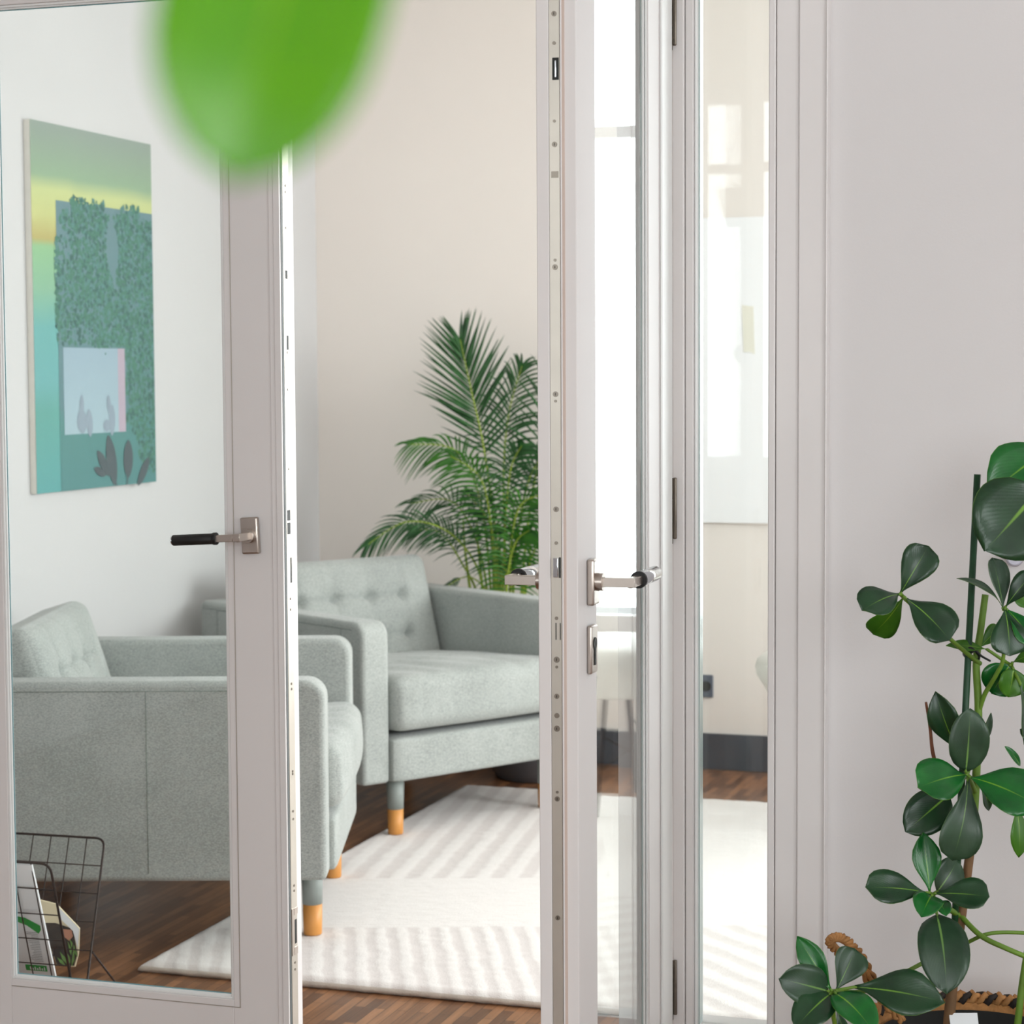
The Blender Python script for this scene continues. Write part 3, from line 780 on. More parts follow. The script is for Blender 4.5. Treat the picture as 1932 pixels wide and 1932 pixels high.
# ------------------------------------------------------------------ canvas picture
def picture():
    ur = -2.993
    a = on_u(57, 226, ur); bt = on_u(68, 933, ur); c = on_u(283, 271, ur); d = on_u(295, 908, ur)
    v0 = (a.y + bt.y) / 2; v1 = (c.y + d.y) / 2; zt = (a.z + c.z) / 2; zb = (bt.z + d.z) / 2
    w, h = v1 - v0, zt - zb
    t = thing('canvas_picture', 'tall unframed canvas print of an ivy-clad wall with a window, in teal and yellow', 'picture', (UL, v0, zb))
    D = ur - UL
    b = MB(); b.box((0, 0, 0), (D, w, h)); b.out('canvas', M['canvas'], t, bevel=.002)
    def P2(fx, fz, o=.0006): return (D + o, fx * w, fz * h)
    def quad(f0, f1, g0, g1, o, name, m, n=1):
        q = MB(); q.poly([P2(f0, g0, o), P2(f1, g0, o), P2(f1, g1, o), P2(f0, g1, o)], [(0, 0), (1, 0), (1, 1), (0, 1)])
        return q.out(name, m, t)
    sky = print_mat('print_sky', [(0, (86, 154, 153)), (.22, (90, 154, 145)), (.30, (100, 162, 162)), (.45, (100, 163, 160)), (.55, (126, 172, 144)), (.665, (135, 180, 135)), (.685, (171, 160, 99)), (.75, (185, 189, 126)), (.82, (184, 194, 135)), (.86, (135, 162, 133)), (1, (135, 149, 140))], .03, 3)
    quad(0, 1, 0, 1, .0006, 'printed_sky', sky)
    wallp = print_mat('print_wall', [(0, (75, 127, 127)), (.25, (77, 129, 126)), (.3, (90, 126, 131)), (1, (97, 129, 135))], .08, 6)
    quad(.185, 1, 0, .795, .0012, 'printed_wall', wallp)
    glassp = print_mat('print_window', [(0, (154, 178, 187)), (1, (144, 167, 180))], .3, 5)
    quad(.22, .73, .155, .395, .0018, 'printed_window', glassp)
    quad(.67, .73, .155, .395, .0020, 'printed_window_edge', mat('print_pink_edge', (171, 158, 171), .7, var=.03))
    dk = mat('print_plant_shadow', (70, 84, 88), .7, var=.05)
    gy = mat('print_soft_shadow', (134, 150, 162), .7, var=.04)
    # plant silhouettes in the printed window
    def blob(cx, cz, rw, rh, ang, o, mb, lobed=0, n=22):
        pts = []; blob.k = getattr(blob, 'k', 0) + 1; o += blob.k * 3e-5
        for k in range(n):
            q = 2 * PI * k / n; s_ = 1 - .25 * lobed * (k % 2)
            x = math.cos(q) * rw * s_ * (1 - .35 * abs(math.sin(q)) ** 3); z = math.sin(q) * rh * s_
            X = x * math.cos(ang) - z * math.sin(ang); Z = x * math.sin(ang) + z * math.cos(ang)
            pts.append((D + o, cx * w + X, cz * h + Z))
        mb.poly(pts)
    q = MB()
    for (cx, cz, rw, rh, an) in ((.36, .235, .012, .03, 0), (.36, .19, .028, .035, .1), (.42, .185, .018, .04, .1)):
        blob(cx, cz, rw, rh, an, .0026, q)
    q.out('printed_pot_plant', gy, t); q = MB()
    for (cx, cz, rw, rh, an) in ((.585, .235, .012, .028, .1), (.61, .19, .018, .045, -.05), (.565, .175, .022, .018, 0)):
        blob(cx, cz, rw, rh, an, .0026, q)
    q.out('printed_pot_plant', gy, t)
    q = MB()
    for (cx, cz, rw, rh, an) in ((.60, .075, .028, .075, .25), (.53, .068, .018, .05, .75), (.50, .045, .012, .035, 1.25), (.745, .075, .028, .055, -.05), (.88, .035, .018, .055, -.75)):
        blob(cx, cz, rw, rh, an, .0026, q)
    for (xa, za, xb, zb2_) in ((.60, .03, .64, .0), (.74, .03, .73, .0), (.57, .05, .64, .005)):
        q.poly([(D + .0026, xa * w - .003, za * h), (D + .0026, xa * w + .003, za * h), (D + .0026, xb * w + .003, zb2_ * h), (D + .0026, xb * w - .003, zb2_ * h)])
    q.out('printed_leaf_shadow', dk, t)
    # ivy: many little printed leaves
    rg = random.Random(5)
    iv = [MB(), MB(), MB()]
    cnt = 0
    while cnt < 4200:
        fx, fz = rg.uniform(.17, 1.0), rg.uniform(.03, .81)
        edge = .0
        ok = False
        if fz > .40:
            ok = True
            if fz > .70 and fx < .27 + .06 * math.sin(fz * 40): ok = False
            if abs(fx - (.66 - (fz - .5) * .1)) < .035 + .02 * math.sin(fz * 30) and fz > .56: ok = False
            if fz > .775 and not (.30 < fx < .58 or .72 < fx < .9): ok = False
            if fz < .45 and fx < .45: ok = rg.random() < .35
            if abs(fx - .25) < .05 and .62 < fz < .70: ok = rg.random() < .3
        else:
            lo = .74 + .02 * math.sin(fz * 60) + max(0, (.2 - fz)) * 1.1
            if fx > lo: ok = True
            if .47 < fx < .62 and fz > .375: ok = True
            if fx < .66 and fx > .55 and fz > .35 and rg.random() < .1: ok = True
        if not ok: continue
        k = rg.choice((0, 1, 1, 2)); s_ = rg.uniform(.005, .011)
        an = rg.uniform(0, 2 * PI); pts = []
        cxx = min(max(fx * w, .012), w - s_ - .001)
        for i in range(7):
            rr_ = s_ * (1 if i % 2 else .6)
            pts.append((D + .0014 + cnt * 1e-7, cxx + math.cos(an + i * 2 * PI / 7) * rr_, fz * h + math.sin(an + i * 2 * PI / 7) * rr_))
        iv[k].poly(pts); cnt += 1
    for k, c in enumerate(((50, 96, 90), (66, 118, 100), (80, 126, 122))):
        o = iv[k].out('printed_ivy', mat('print_ivy_%d' % k, c, .7, var=.06, scale=20), t)
        o['kind'] = 'stuff'
picture()

# ------------------------------------------------------------------ wire magazine rack with magazines
def rack():
    L = cw(-.962, .274); M_ = cw(.274, .962)
    Tb = at(198, 1582, 4.42); Tf = at(94, 1630, 4.10)
    Bb = at(158, 1905, 4.20); Bf = at(146, 1915, 4.24)
    base = (Bb + Bf) / 2
    t = thing('magazine_rack', 'dark wire magazine rack on the parquet beside the left armchair', 'magazine rack', (base.x, base.y, 0))
    off = -Vector((base.x, base.y, 0))
    LEN = .46
    def panel(name, top, bot, foot):
        top = top + off; bot = bot + off; foot = foot + off
        b = MB(); q = L * LEN
        r = .022; dn = (bot - top).normalized()
        path = [foot, bot, top + dn * r] + bez(top + dn * r, top, top + L * r, 5)[1:] + bez(top + q - L * r, top + q, top + q + dn * r, 5) + [bot + q, foot + q]
        b.tube(path, .0026, 8)
        b.out(name + '_frame', M['wire'], t)
        g = MB()
        nr = 6
        for i in range(1, nr + 1):
            p = top.lerp(bot, i / nr); g.tube([p, p + q], .0013, 6)
        nc = 11
        for k in range(1, nc):
            p = L * (LEN * k / nc); g.tube([top + p, bot + p], .0013, 6)
        g.out(name + '_grid', M['wire'], t)
    def foot(top, bot):
        d = bot - top; k = (0.004 - top.z) / d.z
        return top + d * k
    panel('back', Tb, Bb, foot(Tb, Bb)); panel('front', Tf, Bf, foot(Tf, Bf))
    b = MB(); p = at(174, 1796, 4.31) + off; e = Vector((p.x, p.y, 0)) + Vector(M_) * .12 + Vector((.03, 0, 0)); e.z = .003
    b.tube([p, e], .0022, 8); b.out('prop_leg', M['wire'], t)
    b = MB(); b.tube([p + L * LEN, e + L * LEN], .0022, 8); b.out('prop_leg', M['wire'], t)
    # magazines lean inside: m1 behind the front panel
    def sheet(name, label, tl, tr, br, bl, n, thick, m):
        mb = MB(); mb.prism([tl, tr, br, bl], n * thick)
        o = mb.out(name, m); return tag(o, label, 'magazine')
    nrm = (L.cross(Tf - Bf)).normalized()
    if nrm.dot(M_) < 0: nrm = -nrm
    o0 = nrm * .006
    tr = at(57, 1636, 4.105) + o0; br = at(105, 1860, 4.25) + o0
    W_ = L * .21
    m1_ = sheet('magazine', 'white magazine with green headings standing in the wire rack', tr + W_, tr, br, br + W_, nrm, .005, M['paper'])
    m1_['group'] = 'reading matter in the wire rack'
    f = -nrm * .0008
    def S(a, bq):  # a: from right edge leftwards 0..1, bq: from top down 0..1
        top = tr + W_ * a; bot = br + W_ * a
        return top.lerp(bot, bq) + f
    g = MB()
    g.poly([S(.19, .44), S(.045, .50), S(.045, .535), S(.08, .57), S(.19, .505), S(.3, .475), S(.3, .43)])
    g.out('green_arch', M['ink_green'], m1_)
    g = MB(); g.poly([S(.07, .845), S(.30, .845), S(.30, .895), S(.07, .895)]); gb = g.out('green_heading', M['ink_green'], m1_)
    g = MB()
    for k, a in enumerate((.09, .115, .14, .165, .19, .215, .24)):
        hgt_ = .018 if k % 2 else .028
        p0, p1 = S(a, .887), S(a, .887 - hgt_); p2, p3 = S(a + .012, .887 - hgt_), S(a + .012, .887)
        for p in (p0, p1, p2, p3): p -= nrm * .0004
        g.poly([p0, p1, p2, p3])
    g.out('white_lettering', M['paper'], gb)
    g = MB(); rg = random.Random(2)
    for k in range(18):
        a = .05 + .0 * k; q0 = .56 + k * .0145
        l_ = rg.uniform(.14, .26)
        g.poly([S(.09, q0), S(.09 + l_ * .5, q0), S(.09 + l_ * .5, q0 + .004), S(.09, q0 + .004)])
    g.out('printed_text', M['ink_grey'], m1_)
    # beige folded brochure behind it
    Yb = 4.30
    pts = [at(70, 1697, Yb), at(106, 1706, Yb), at(150, 1752, Yb), at(148, 1800, Yb), at(142, 1824, Yb), at(108, 1822, Yb), at(92, 1780, Yb)]
    mb = MB(); mb.prism(pts, cw(0, .006)); br_ = mb.out('brochure', M['paper_beige'])
    tag(br_, 'beige brochure with a dark plant photo, slumped at the end of the wire rack', 'brochure', 'reading matter in the wire rack')
    fr = cw(0, -.0008)
    def pol(name, m, ps, o=1, par=br_):
        g = MB(); g.poly([at(x, y, Yb) + fr * o for x, y in ps]); return g.out(name, m, par)
    ph = pol('cover_photo', M['ink_dark'], [(84, 1741), (104, 1741), (138, 1752), (146, 1800), (140, 1822), (108, 1820), (93, 1780)])
    pol('cover_flower', M['ink_pink'], [(115, 1752), (135, 1754), (138, 1766), (131, 1775), (122, 1768)], 1.6, ph)
    g = MB()
    for (x0, y0, x1, y1, w) in ((131, 1770, 145, 1800, 3), (128, 1775, 141, 1815, 3), (122, 1790, 135, 1822, 3.4), (113, 1795, 128, 1820, 3.4), (108, 1806, 124, 1822, 3.2), (140, 1790, 136, 1824, 3.2), (135, 1780, 147, 1806, 3)):
        dx, dy = x1 - x0, y1 - y0; l = math.hypot(dx, dy); nx, ny = -dy / l * w, dx / l * w
        g.poly([at(x0, y0, Yb) + fr * 2, at(x0 + dx * .5 + nx, y0 + dy * .5 + ny, Yb) + fr * 2, at(x1, y1, Yb) + fr * 2, at(x0 + dx * .5 - nx, y0 + dy * .5 - ny, Yb) + fr * 2])
    g.out('cover_leaves', M['ink_leaf'], ph)
    pol('white_flap', M['paper'], [(112, 1712), (150, 1752), (147, 1790), (138, 1756), (114, 1733)], 2.4)
rack()

# ------------------------------------------------------------------ leaf blades
PROF = [(0, .05), (.08, .10), (.2, .30), (.35, .58), (.5, .82), (.65, .97), (.75, 1.0), (.85, .92), (.93, .68), (.98, .36), (1, .0)]
PROF_POINT = [(0, .05), (.1, .14), (.25, .48), (.4, .82), (.55, 1.0), (.7, .92), (.85, .58), (.95, .22), (1, 0)]
PROF_LOBE = [(0, .2), (.1, .5), (.25, .82), (.45, 1.0), (.6, 1.0), (.72, .96), (.82, .84), (.9, .64), (.96, .38), (1, 0)]
PROF_ROUND = [(0, .10), (.06, .40), (.15, .70), (.3, .93), (.45, 1.0), (.6, .97), (.75, .84), (.88, .58), (.96, .30), (1, 0)]
def pw(prof, t):
    for (a, va), (b_, vb) in zip(prof, prof[1:]):
        if t <= b_:
            s_ = (t - a) / (b_ - a) if b_ > a else 0
            return va + (vb - va) * s_
    return 0
def blade(mb, base, tip, width, face, bend=.1, fold=.12, prof=PROF, nl=14, nw=6, wav=0, seed=0):
    """leaf from base to tip, 'face' = direction its upper side looks; width total"""
    base, tip, face = Vector(base), Vector(tip), Vector(face)
    ax = tip - base; L = ax.length; ax.normalize()
    side = ax.cross(face).normalized(); up = side.cross(ax).normalized()
    rows = []
    for i in range(nl + 1):
        t = i / nl; w = pw(prof, t) * width / 2
        c = base + ax * L * t + up * (bend * L * (4 * t * (1 - t)))
        row = []
        for j in range(-nw // 2, nw // 2 + 1):
            s_ = j / (nw / 2)
            z = fold * width * (abs(s_) ** 1.3) * pw(prof, t) + wav * width * math.sin(t * 9 + seed + s_ * 2) * abs(s_)
            row.append((mb.bm.verts.new(c + side * (w * s_) + up * z), (.5 + .5 * s_, t)))
        rows.append(row)
    for i in range(nl):
        for j in range(nw):
            q = [rows[i][j], rows[i][j + 1], rows[i + 1][j + 1], rows[i + 1][j]]
            f = mb.bm.faces.new([v for v, _ in q]); f.smooth = True
            for lp, (_, uvc) in zip(f.loops, q): lp[mb.uv].uv = uvc
    return c
def leaf_obj(name, parent, m, *a, thick=.0006, **k):
    mb = MB(); blade(mb, *a, **k)
    bm = mb.bm
    me = bpy.data.meshes.new(name); bmesh.ops.remove_doubles(bm, verts=bm.verts, dist=1e-6); bm.to_mesh(me); bm.free()
    me.materials.append(m); o = bpy.data.objects.new(name, me); COL.objects.link(o)
    if parent: o.parent = parent
    sd = o.modifiers.new('thickness', 'SOLIDIFY'); sd.thickness = thick; sd.offset = -1
    return o

# ------------------------------------------------------------------ leafy plant in a woven basket (right)
def right_plant():
    bc = cw(.222 * 2.98, 2.98)          # basket centre
    # basket
    bk = thing('woven_basket', 'woven seagrass basket with a dark braided rim holding the leafy plant', 'basket', (bc.x, bc.y, 0))
    b = MB(); Rb = .165; H = .385
    rows = 18
    prof = []
    for i in range(rows * 4 + 1):
        t = i / (rows * 4)
        prof.append((Rb * (.86 + .14 * math.sin(t * PI * .55)) + .003 * math.sin(t * rows * 2 * PI), t * H))
    inner = [(Rb - .012, H), (Rb - .016, H - .1), (Rb - .02, .02)]
    b.lathe([(0.001, 0)] + prof + inner + [(.001, .02)], seg=64, cap=False)
    b.out('basket_body', M['basket'], bk)
    for k_, (m, ph) in enumerate((('basket', 0), ('basket_dark', PI / 26), ('basket', PI / 13))):
        g = MB(); pts = []
        n = 208
        for i in range(n):
            a = 2 * PI * i / n; q = a * 26 + k_ * 2 * PI / 3
            pts.append((math.cos(a) * (Rb - .004 + .006 * math.sin(q)), math.sin(a) * (Rb - .004 + .006 * math.sin(q)), H + .006 + .0065 * math.sin(2 * q)))
        g.tube(pts, .0052, 6, closed=True); g.out('braided_rim', M[m], bk)
    # rope handle on the left side of the rim
    hl = MB(); hp = cat([at(1700, 1925, 2.98), at(1660, 1880, 2.97), at(1618, 1822, 2.96), at(1585, 1800, 2.955), at(1566, 1778, 2.95), at(1578, 1768, 2.95), at(1600, 1776, 2.955), at(1625, 1805, 2.96), at(1655, 1862, 2.98), at(1700, 1915, 3.01)], 12)
    hp = [p - Vector((bc.x, bc.y, 0)) for p in hp]
    for s_ in range(3):
        pts = []
        for i, p in enumerate(hp):
            a = i * .55 + s_ * 2 * PI / 3
            pts.append(p + EXv * math.cos(a) * .0042 + Vector((0, 0, 1)) * math.sin(a) * .0042)
        hl.tube(pts, .0036, 6)
    hl.out('rope_handle', M['basket'], bk)
    # plant
    t = thing('leafy_plant', 'tall leafy plant with glossy rounded leaves against the pale wall', 'plant', (bc.x, bc.y, .02))
    o0 = Vector((bc.x, bc.y, .02))
    def A_(x, y, Y): return at(x, y, Y) - o0
    p = MB(); p.lathe([(.10, 0), (.128, .30), (.146, .355), (.140, .358), (.130, .32), (.001, .31)], seg=48, cap=False); p.out('nursery_pot', M['dark'], t)
    s = MB(); s.lathe([(.128, .312), (.134, .338), (.08, .345), (.002, .348)], seg=40, cap=False); s.out('soil', M['soil'], t)
    st_ = MB(); st_.box((-.02, -.001, 0), (.02, .001, .06)); 
    pt = A_(1826, 1990, 2.93)
    st_.out('plant_tag', M['paper'], t, mtx=Matrix.Translation(pt) @ Matrix.Rotation(R(18), 4, 'Z') @ Matrix.Rotation(R(-35), 4, 'X'))
    # main stems
    def stem(name, pts, r0, r1, m, n=8):
        g = MB(); q = cat([A_(*k) for k in pts], n); g.tube(q, [r0 + (r1 - r0) * i / (len(q) - 1) for i in range(len(q))], 10); return g.out(name, M[m], t)
    stem('stem', [(1785, 2030, 2.97), (1790, 1932, 2.97), (1798, 1850, 2.97), (1812, 1740, 2.98), (1826, 1640, 2.98), (1836, 1560, 2.98)], .0088, .0062, 'stem_brown')
    stem('stem', [(1836, 1560, 2.98), (1842, 1460, 2.98), (1846, 1340, 2.98), (1842, 1250, 2.98), (1850, 1190, 2.98), (1859, 1122, 2.98)], .0062, .0048, 'stem')
    stem('stem', [(1905, 2030, 3.03), (1920, 1932, 3.02), (1928, 1860, 3.02), (1940, 1780, 3.02)], .006, .0045, 'stem')
    stem('stem', [(1846, 1345, 2.98), (1858, 1310, 2.97), (1880, 1272, 2.95), (1893, 1240, 2.94), (1897, 1150, 2.93)], .0038, .0025, 'stem')
    stem('branch', [(1849, 1252, 2.98), (1815, 1225, 2.95), (1775, 1190, 2.92), (1705, 1128, 2.90)], .0036, .0026, 'stem')
    stem('branch', [(1810, 1725, 2.98), (1850, 1765, 2.95), (1900, 1790, 2.93), (1960, 1815, 2.92)], .0042, .0036, 'stem')
    stem('branch', [(1750, 1690, 2.90), (1775, 1705, 2.93), (1810, 1728, 2.98)], .003, .0045, 'stem')
    stem('branch', [(1826, 1778, 2.97), (1860, 1763, 2.96), (1900, 1759, 2.96), (1960, 1762, 2.97)], .0028, .0028, 'stem')
    stem('branch', [(1575, 1870, 2.86), (1640, 1868, 2.9), (1720, 1828, 2.94), (1790, 1790, 2.97)], .0028, .0032, 'stem')
    stem('branch', [(1575, 1870, 2.86), (1578, 1940, 2.88), (1640, 2010, 2.95)], .0030, .0035, 'stem')
    stem('twig', [(1792, 1560, 2.99), (1775, 1480, 2.98), (1760, 1420, 2.975), (1755, 1375, 2.975), (1747, 1325, 2.97)], .0036, .0018, 'twig')
    # leaves: base px, tip px, depth at base, depth at tip, width px, material, options
    cf = -(MYAW @ Vector((0, 1, 0)))     # towards the viewer
    side_r = MYAW @ Vector((1, 0, 0))
    def leaf(bx, by, tx, ty, wpx, m, Yb=2.93, Yt=2.88, tilt=(0, .5), prof=PROF, bend=.08, fold=.10, wav=.03):
        f = (cf + side_r * tilt[0] + Vector((0, 0, 1)) * tilt[1]).normalized()
        hx, hy, hY = min(HUBS, key=lambda h_: (h_[0] - bx) ** 2 + (h_[1] - by) ** 2)
        lo_d = math.hypot(hx - bx, hy - by)
        if lo_d < 60:
            lf = A_(bx, by, Yb).lerp(A_(tx, ty, Yt), .03)
            g_ = MB(); g_.tube([A_(hx, hy, hY), A_(bx, by, Yb), lf], [.0028, .0022, .0014], 8); g_.out('petiole', M['stem'], t)
        leaf_obj('leaf', t, M[m], A_(bx, by, Yb), A_(tx, ty, Yt), wpx * 2.92 / F, f, bend=bend, fold=fold, prof=prof, wav=wav, seed=bx)
    HUBS = [(1702, 1124, 2.905), (1895, 1150, 2.935), (1825, 1462, 2.935), (1760, 1688, 2.915), (1573, 1870, 2.865), (1908, 1256, 2.975)]
    stem('stem', [(1842, 1500, 2.985), (1834, 1480, 2.96), (1825, 1462, 2.935)], .004, .003, 'stem', 4)
    # top-left trefoil
    leaf(1699, 1119, 1752, 1030, 70, 'leaf_dark', 2.90, 2.90, (0, .4), PROF)
    leaf(1697, 1121, 1627, 1152, 72, 'leaf_dark', 2.90, 2.85, (-.2, .7), PROF)
    leaf(1704, 1128, 1646, 1196, 62, 'leaf_bright', 2.905, 2.93, (0, -.5), PROF)
    leaf(1708, 1128, 1792, 1208, 88, 'leaf_dark', 2.90, 2.86, (.2, .5), PROF)
    # upper right
    leaf(1960, 925, 1858, 1040, 168, 'leaf_dark', 2.86, 2.83, (0, .25), PROF_ROUND, .06, .05)
    leaf(1990, 840, 1862, 935, 120, 'leaf_mid', 2.97, 2.93, (-.3, .2), PROF_POINT)
    leaf(1893, 1150, 1872, 1052, 50, 'leaf_grey', 2.93, 2.95, (.5, .5), PROF, .03, .2)
    leaf(1893, 1148, 1805, 1091, 26, 'leaf_dark', 2.93, 2.90, (.1, 1.6), PROF_POINT, .12, .1)
    leaf(1897, 1145, 1950, 1080, 44, 'leaf_dark', 2.93, 2.92, (-.2, .5), PROF)
    leaf(1896, 1148, 1905, 1238, 76, 'leaf_dark', 2.925, 2.90, (0, .5), PROF, .1)
    leaf(1900, 1150, 1950, 1215, 54, 'leaf_mid', 2.93, 2.9, (.2, .4), PROF)
    leaf(1862, 1225, 1785, 1218, 26, 'leaf_bright', 2.98, 2.95, (0, .8), PROF_POINT, .05)
    leaf(1848, 1222, 1886, 1182, 34, 'leaf_bright', 2.98, 2.99, (0, .3), PROF)
    leaf(1910, 1250, 1960, 1232, 30, 'leaf_bright', 2.97, 2.95, (0, .6), PROF)
    leaf(1905, 1255, 1870, 1308, 78, 'leaf_mid', 2.97, 2.98, (-.1, .1), PROF_ROUND, .05)
    leaf(1912, 1262, 1902, 1315, 64, 'leaf_bright', 2.965, 2.96, (.3, -.1), PROF_ROUND, .05)
    leaf(1925, 1290, 1932, 1405, 30, 'leaf_grey', 2.95, 2.95, (.9, .1), PROF_POINT, .05)
    leaf(1955, 1150, 1912, 1120, 40, 'leaf_bright', 2.96, 2.95, (0, .6), PROF)
    leaf(1958, 1175, 1915, 1188, 34, 'leaf_bright', 2.96, 2.95, (0, .6), PROF)
    # centre cluster
    leaf(1822, 1455, 1830, 1336, 78, 'leaf_grey', 2.93, 2.92, (0, .55), PROF_ROUND, .06)
    leaf(1806, 1415, 1765, 1304, 62, 'leaf_dark', 2.98, 2.97, (-.5, .3), PROF_POINT, .1, .16)
    leaf(1824, 1462, 1732, 1486, 92, 'leaf_mid', 2.925, 2.87, (-.1, .6), PROF, .09)
    leaf(1828, 1466, 1958, 1520, 104, 'leaf_mid', 2.925, 2.87, (.1, .6), PROF, .09)
    leaf(1826, 1470, 1796, 1624, 84, 'leaf_grey', 2.925, 2.90, (.2, .35), PROF, .12)
    leaf(1790, 1500, 1708, 1570, 84, 'leaf_dark', 2.97, 2.95, (-.3, .2), PROF_ROUND, .06)
    leaf(1838, 1420, 1870, 1345, 26, 'leaf_dark', 2.99, 3.0, (.8, .1), PROF_POINT)
    leaf(1850, 1480, 1866, 1530, 24, 'leaf_dark', 2.99, 3.0, (.5, .1), PROF_POINT)
    leaf(1925, 1445, 1896, 1408, 16, 'leaf_mid', 2.97, 2.96, (.2, .6), PROF_ROUND)
    leaf(1918, 1520, 1922, 1618, 42, 'leaf_bright', 2.96, 2.95, (.2, -.2), PROF_POINT)
    leaf(1958, 1420, 1925, 1375, 24, 'leaf_grey', 2.96, 2.95, (.6, .3), PROF)
    # third cluster
    leaf(1754, 1684, 1742, 1570, 56, 'leaf_mid', 2.91, 2.93, (-.1, .5), PROF_POINT, .03, .2)
    leaf(1768, 1682, 1806, 1622, 66, 'leaf_grey', 2.935, 2.96, (.2, .1), PROF_ROUND)
    leaf(1748, 1684, 1633, 1674, 70, 'leaf_dark', 2.905, 2.87, (-.1, .7), PROF, .06)
    leaf(1764, 1686, 1867, 1692, 66, 'leaf_dark', 2.905, 2.87, (.1, .7), PROF, .06)
    leaf(1758, 1690, 1738, 1730, 58, 'leaf_mid', 2.90, 2.84, (-.1, .9), PROF_ROUND, .1)
    leaf(1766, 1700, 1786, 1728, 36, 'leaf_mid', 2.915, 2.87, (.1, .9), PROF_ROUND, .1)
    leaf(1768, 1726, 1786, 1876, 100, 'leaf_grey', 2.93, 2.86, (.0, .45), PROF_ROUND, .12, .08)
    # bottom cluster
    leaf(1568, 1868, 1504, 1766, 50, 'leaf_mid', 2.86, 2.88, (-.2, .5), PROF_POINT, .04, .18)
    leaf(1562, 1870, 1470, 1846, 78, 'leaf_grey', 2.86, 2.83, (-.2, .4), PROF_ROUND, .05)
    leaf(1578, 1868, 1614, 1790, 66, 'leaf_grey', 2.87, 2.89, (.2, .5), PROF, .06, .18)
    leaf(1612, 1862, 1784, 1892, 92, 'leaf_dark', 2.875, 2.84, (.0, .7), PROF_POINT, .08)
    leaf(1566, 1876, 1500, 1940, 72, 'leaf_dark', 2.855, 2.80, (-.2, .7), PROF_ROUND, .08)
    leaf(1576, 1874, 1650, 1950, 72, 'leaf_mid', 2.85, 2.78, (.2, .8), PROF_ROUND, .1)
    leaf(1578, 1905, 1592, 1950, 24, 'leaf_dark', 2.88, 2.88, (.2, .2), PROF)
    # tie around stem and stake
    tie = MB(); tie.tube(cat([A_(1812, 1219, 2.965), A_(1825, 1235, 2.96), A_(1840, 1228, 2.965), A_(1852, 1238, 2.965), A_(1868, 1247, 2.975)], 5), .0016, 6)
    tie.tube(cat([A_(1818, 1232, 2.96), A_(1832, 1222, 2.962), A_(1848, 1240, 2.97), A_(1836, 1246, 2.98), A_(1820, 1238, 2.98), A_(1818, 1232, 2.96)], 5), .0016, 6)
    tie.out('plant_tie', M['tie'], t)
    # stake: top 1843,893
    top = at(1844, 895, 2.97); mid = at(1824, 1290, 2.97)
    d = (mid - top).normalized(); k = (.30 - top.z) / d.z
    s = MB(); s.tube([top, top + d * k], .0048, 12); so = s.out('plant_stake', M['stake'])
    tag(so, 'straight dark green stake tied to the stem of the leafy plant', 'plant stake')
EXv = MYAW @ Vector((1, 0, 0))
right_plant()

# small pale hook on the wall
p = on_v(1916, 1052, VF + .012)
b = MB(); b.tube([(p.x, VF + .012, p.z), (p.x, VF - .004, p.z)], .013, 24); b.tube([(p.x, VF - .004, p.z), (p.x, VF - .012, p.z)], [.013, .009], 24)
tag(b.out('wall_hook', M['lilac']), 'small round pale lilac hook on the wall behind the leafy plant', 'hook')

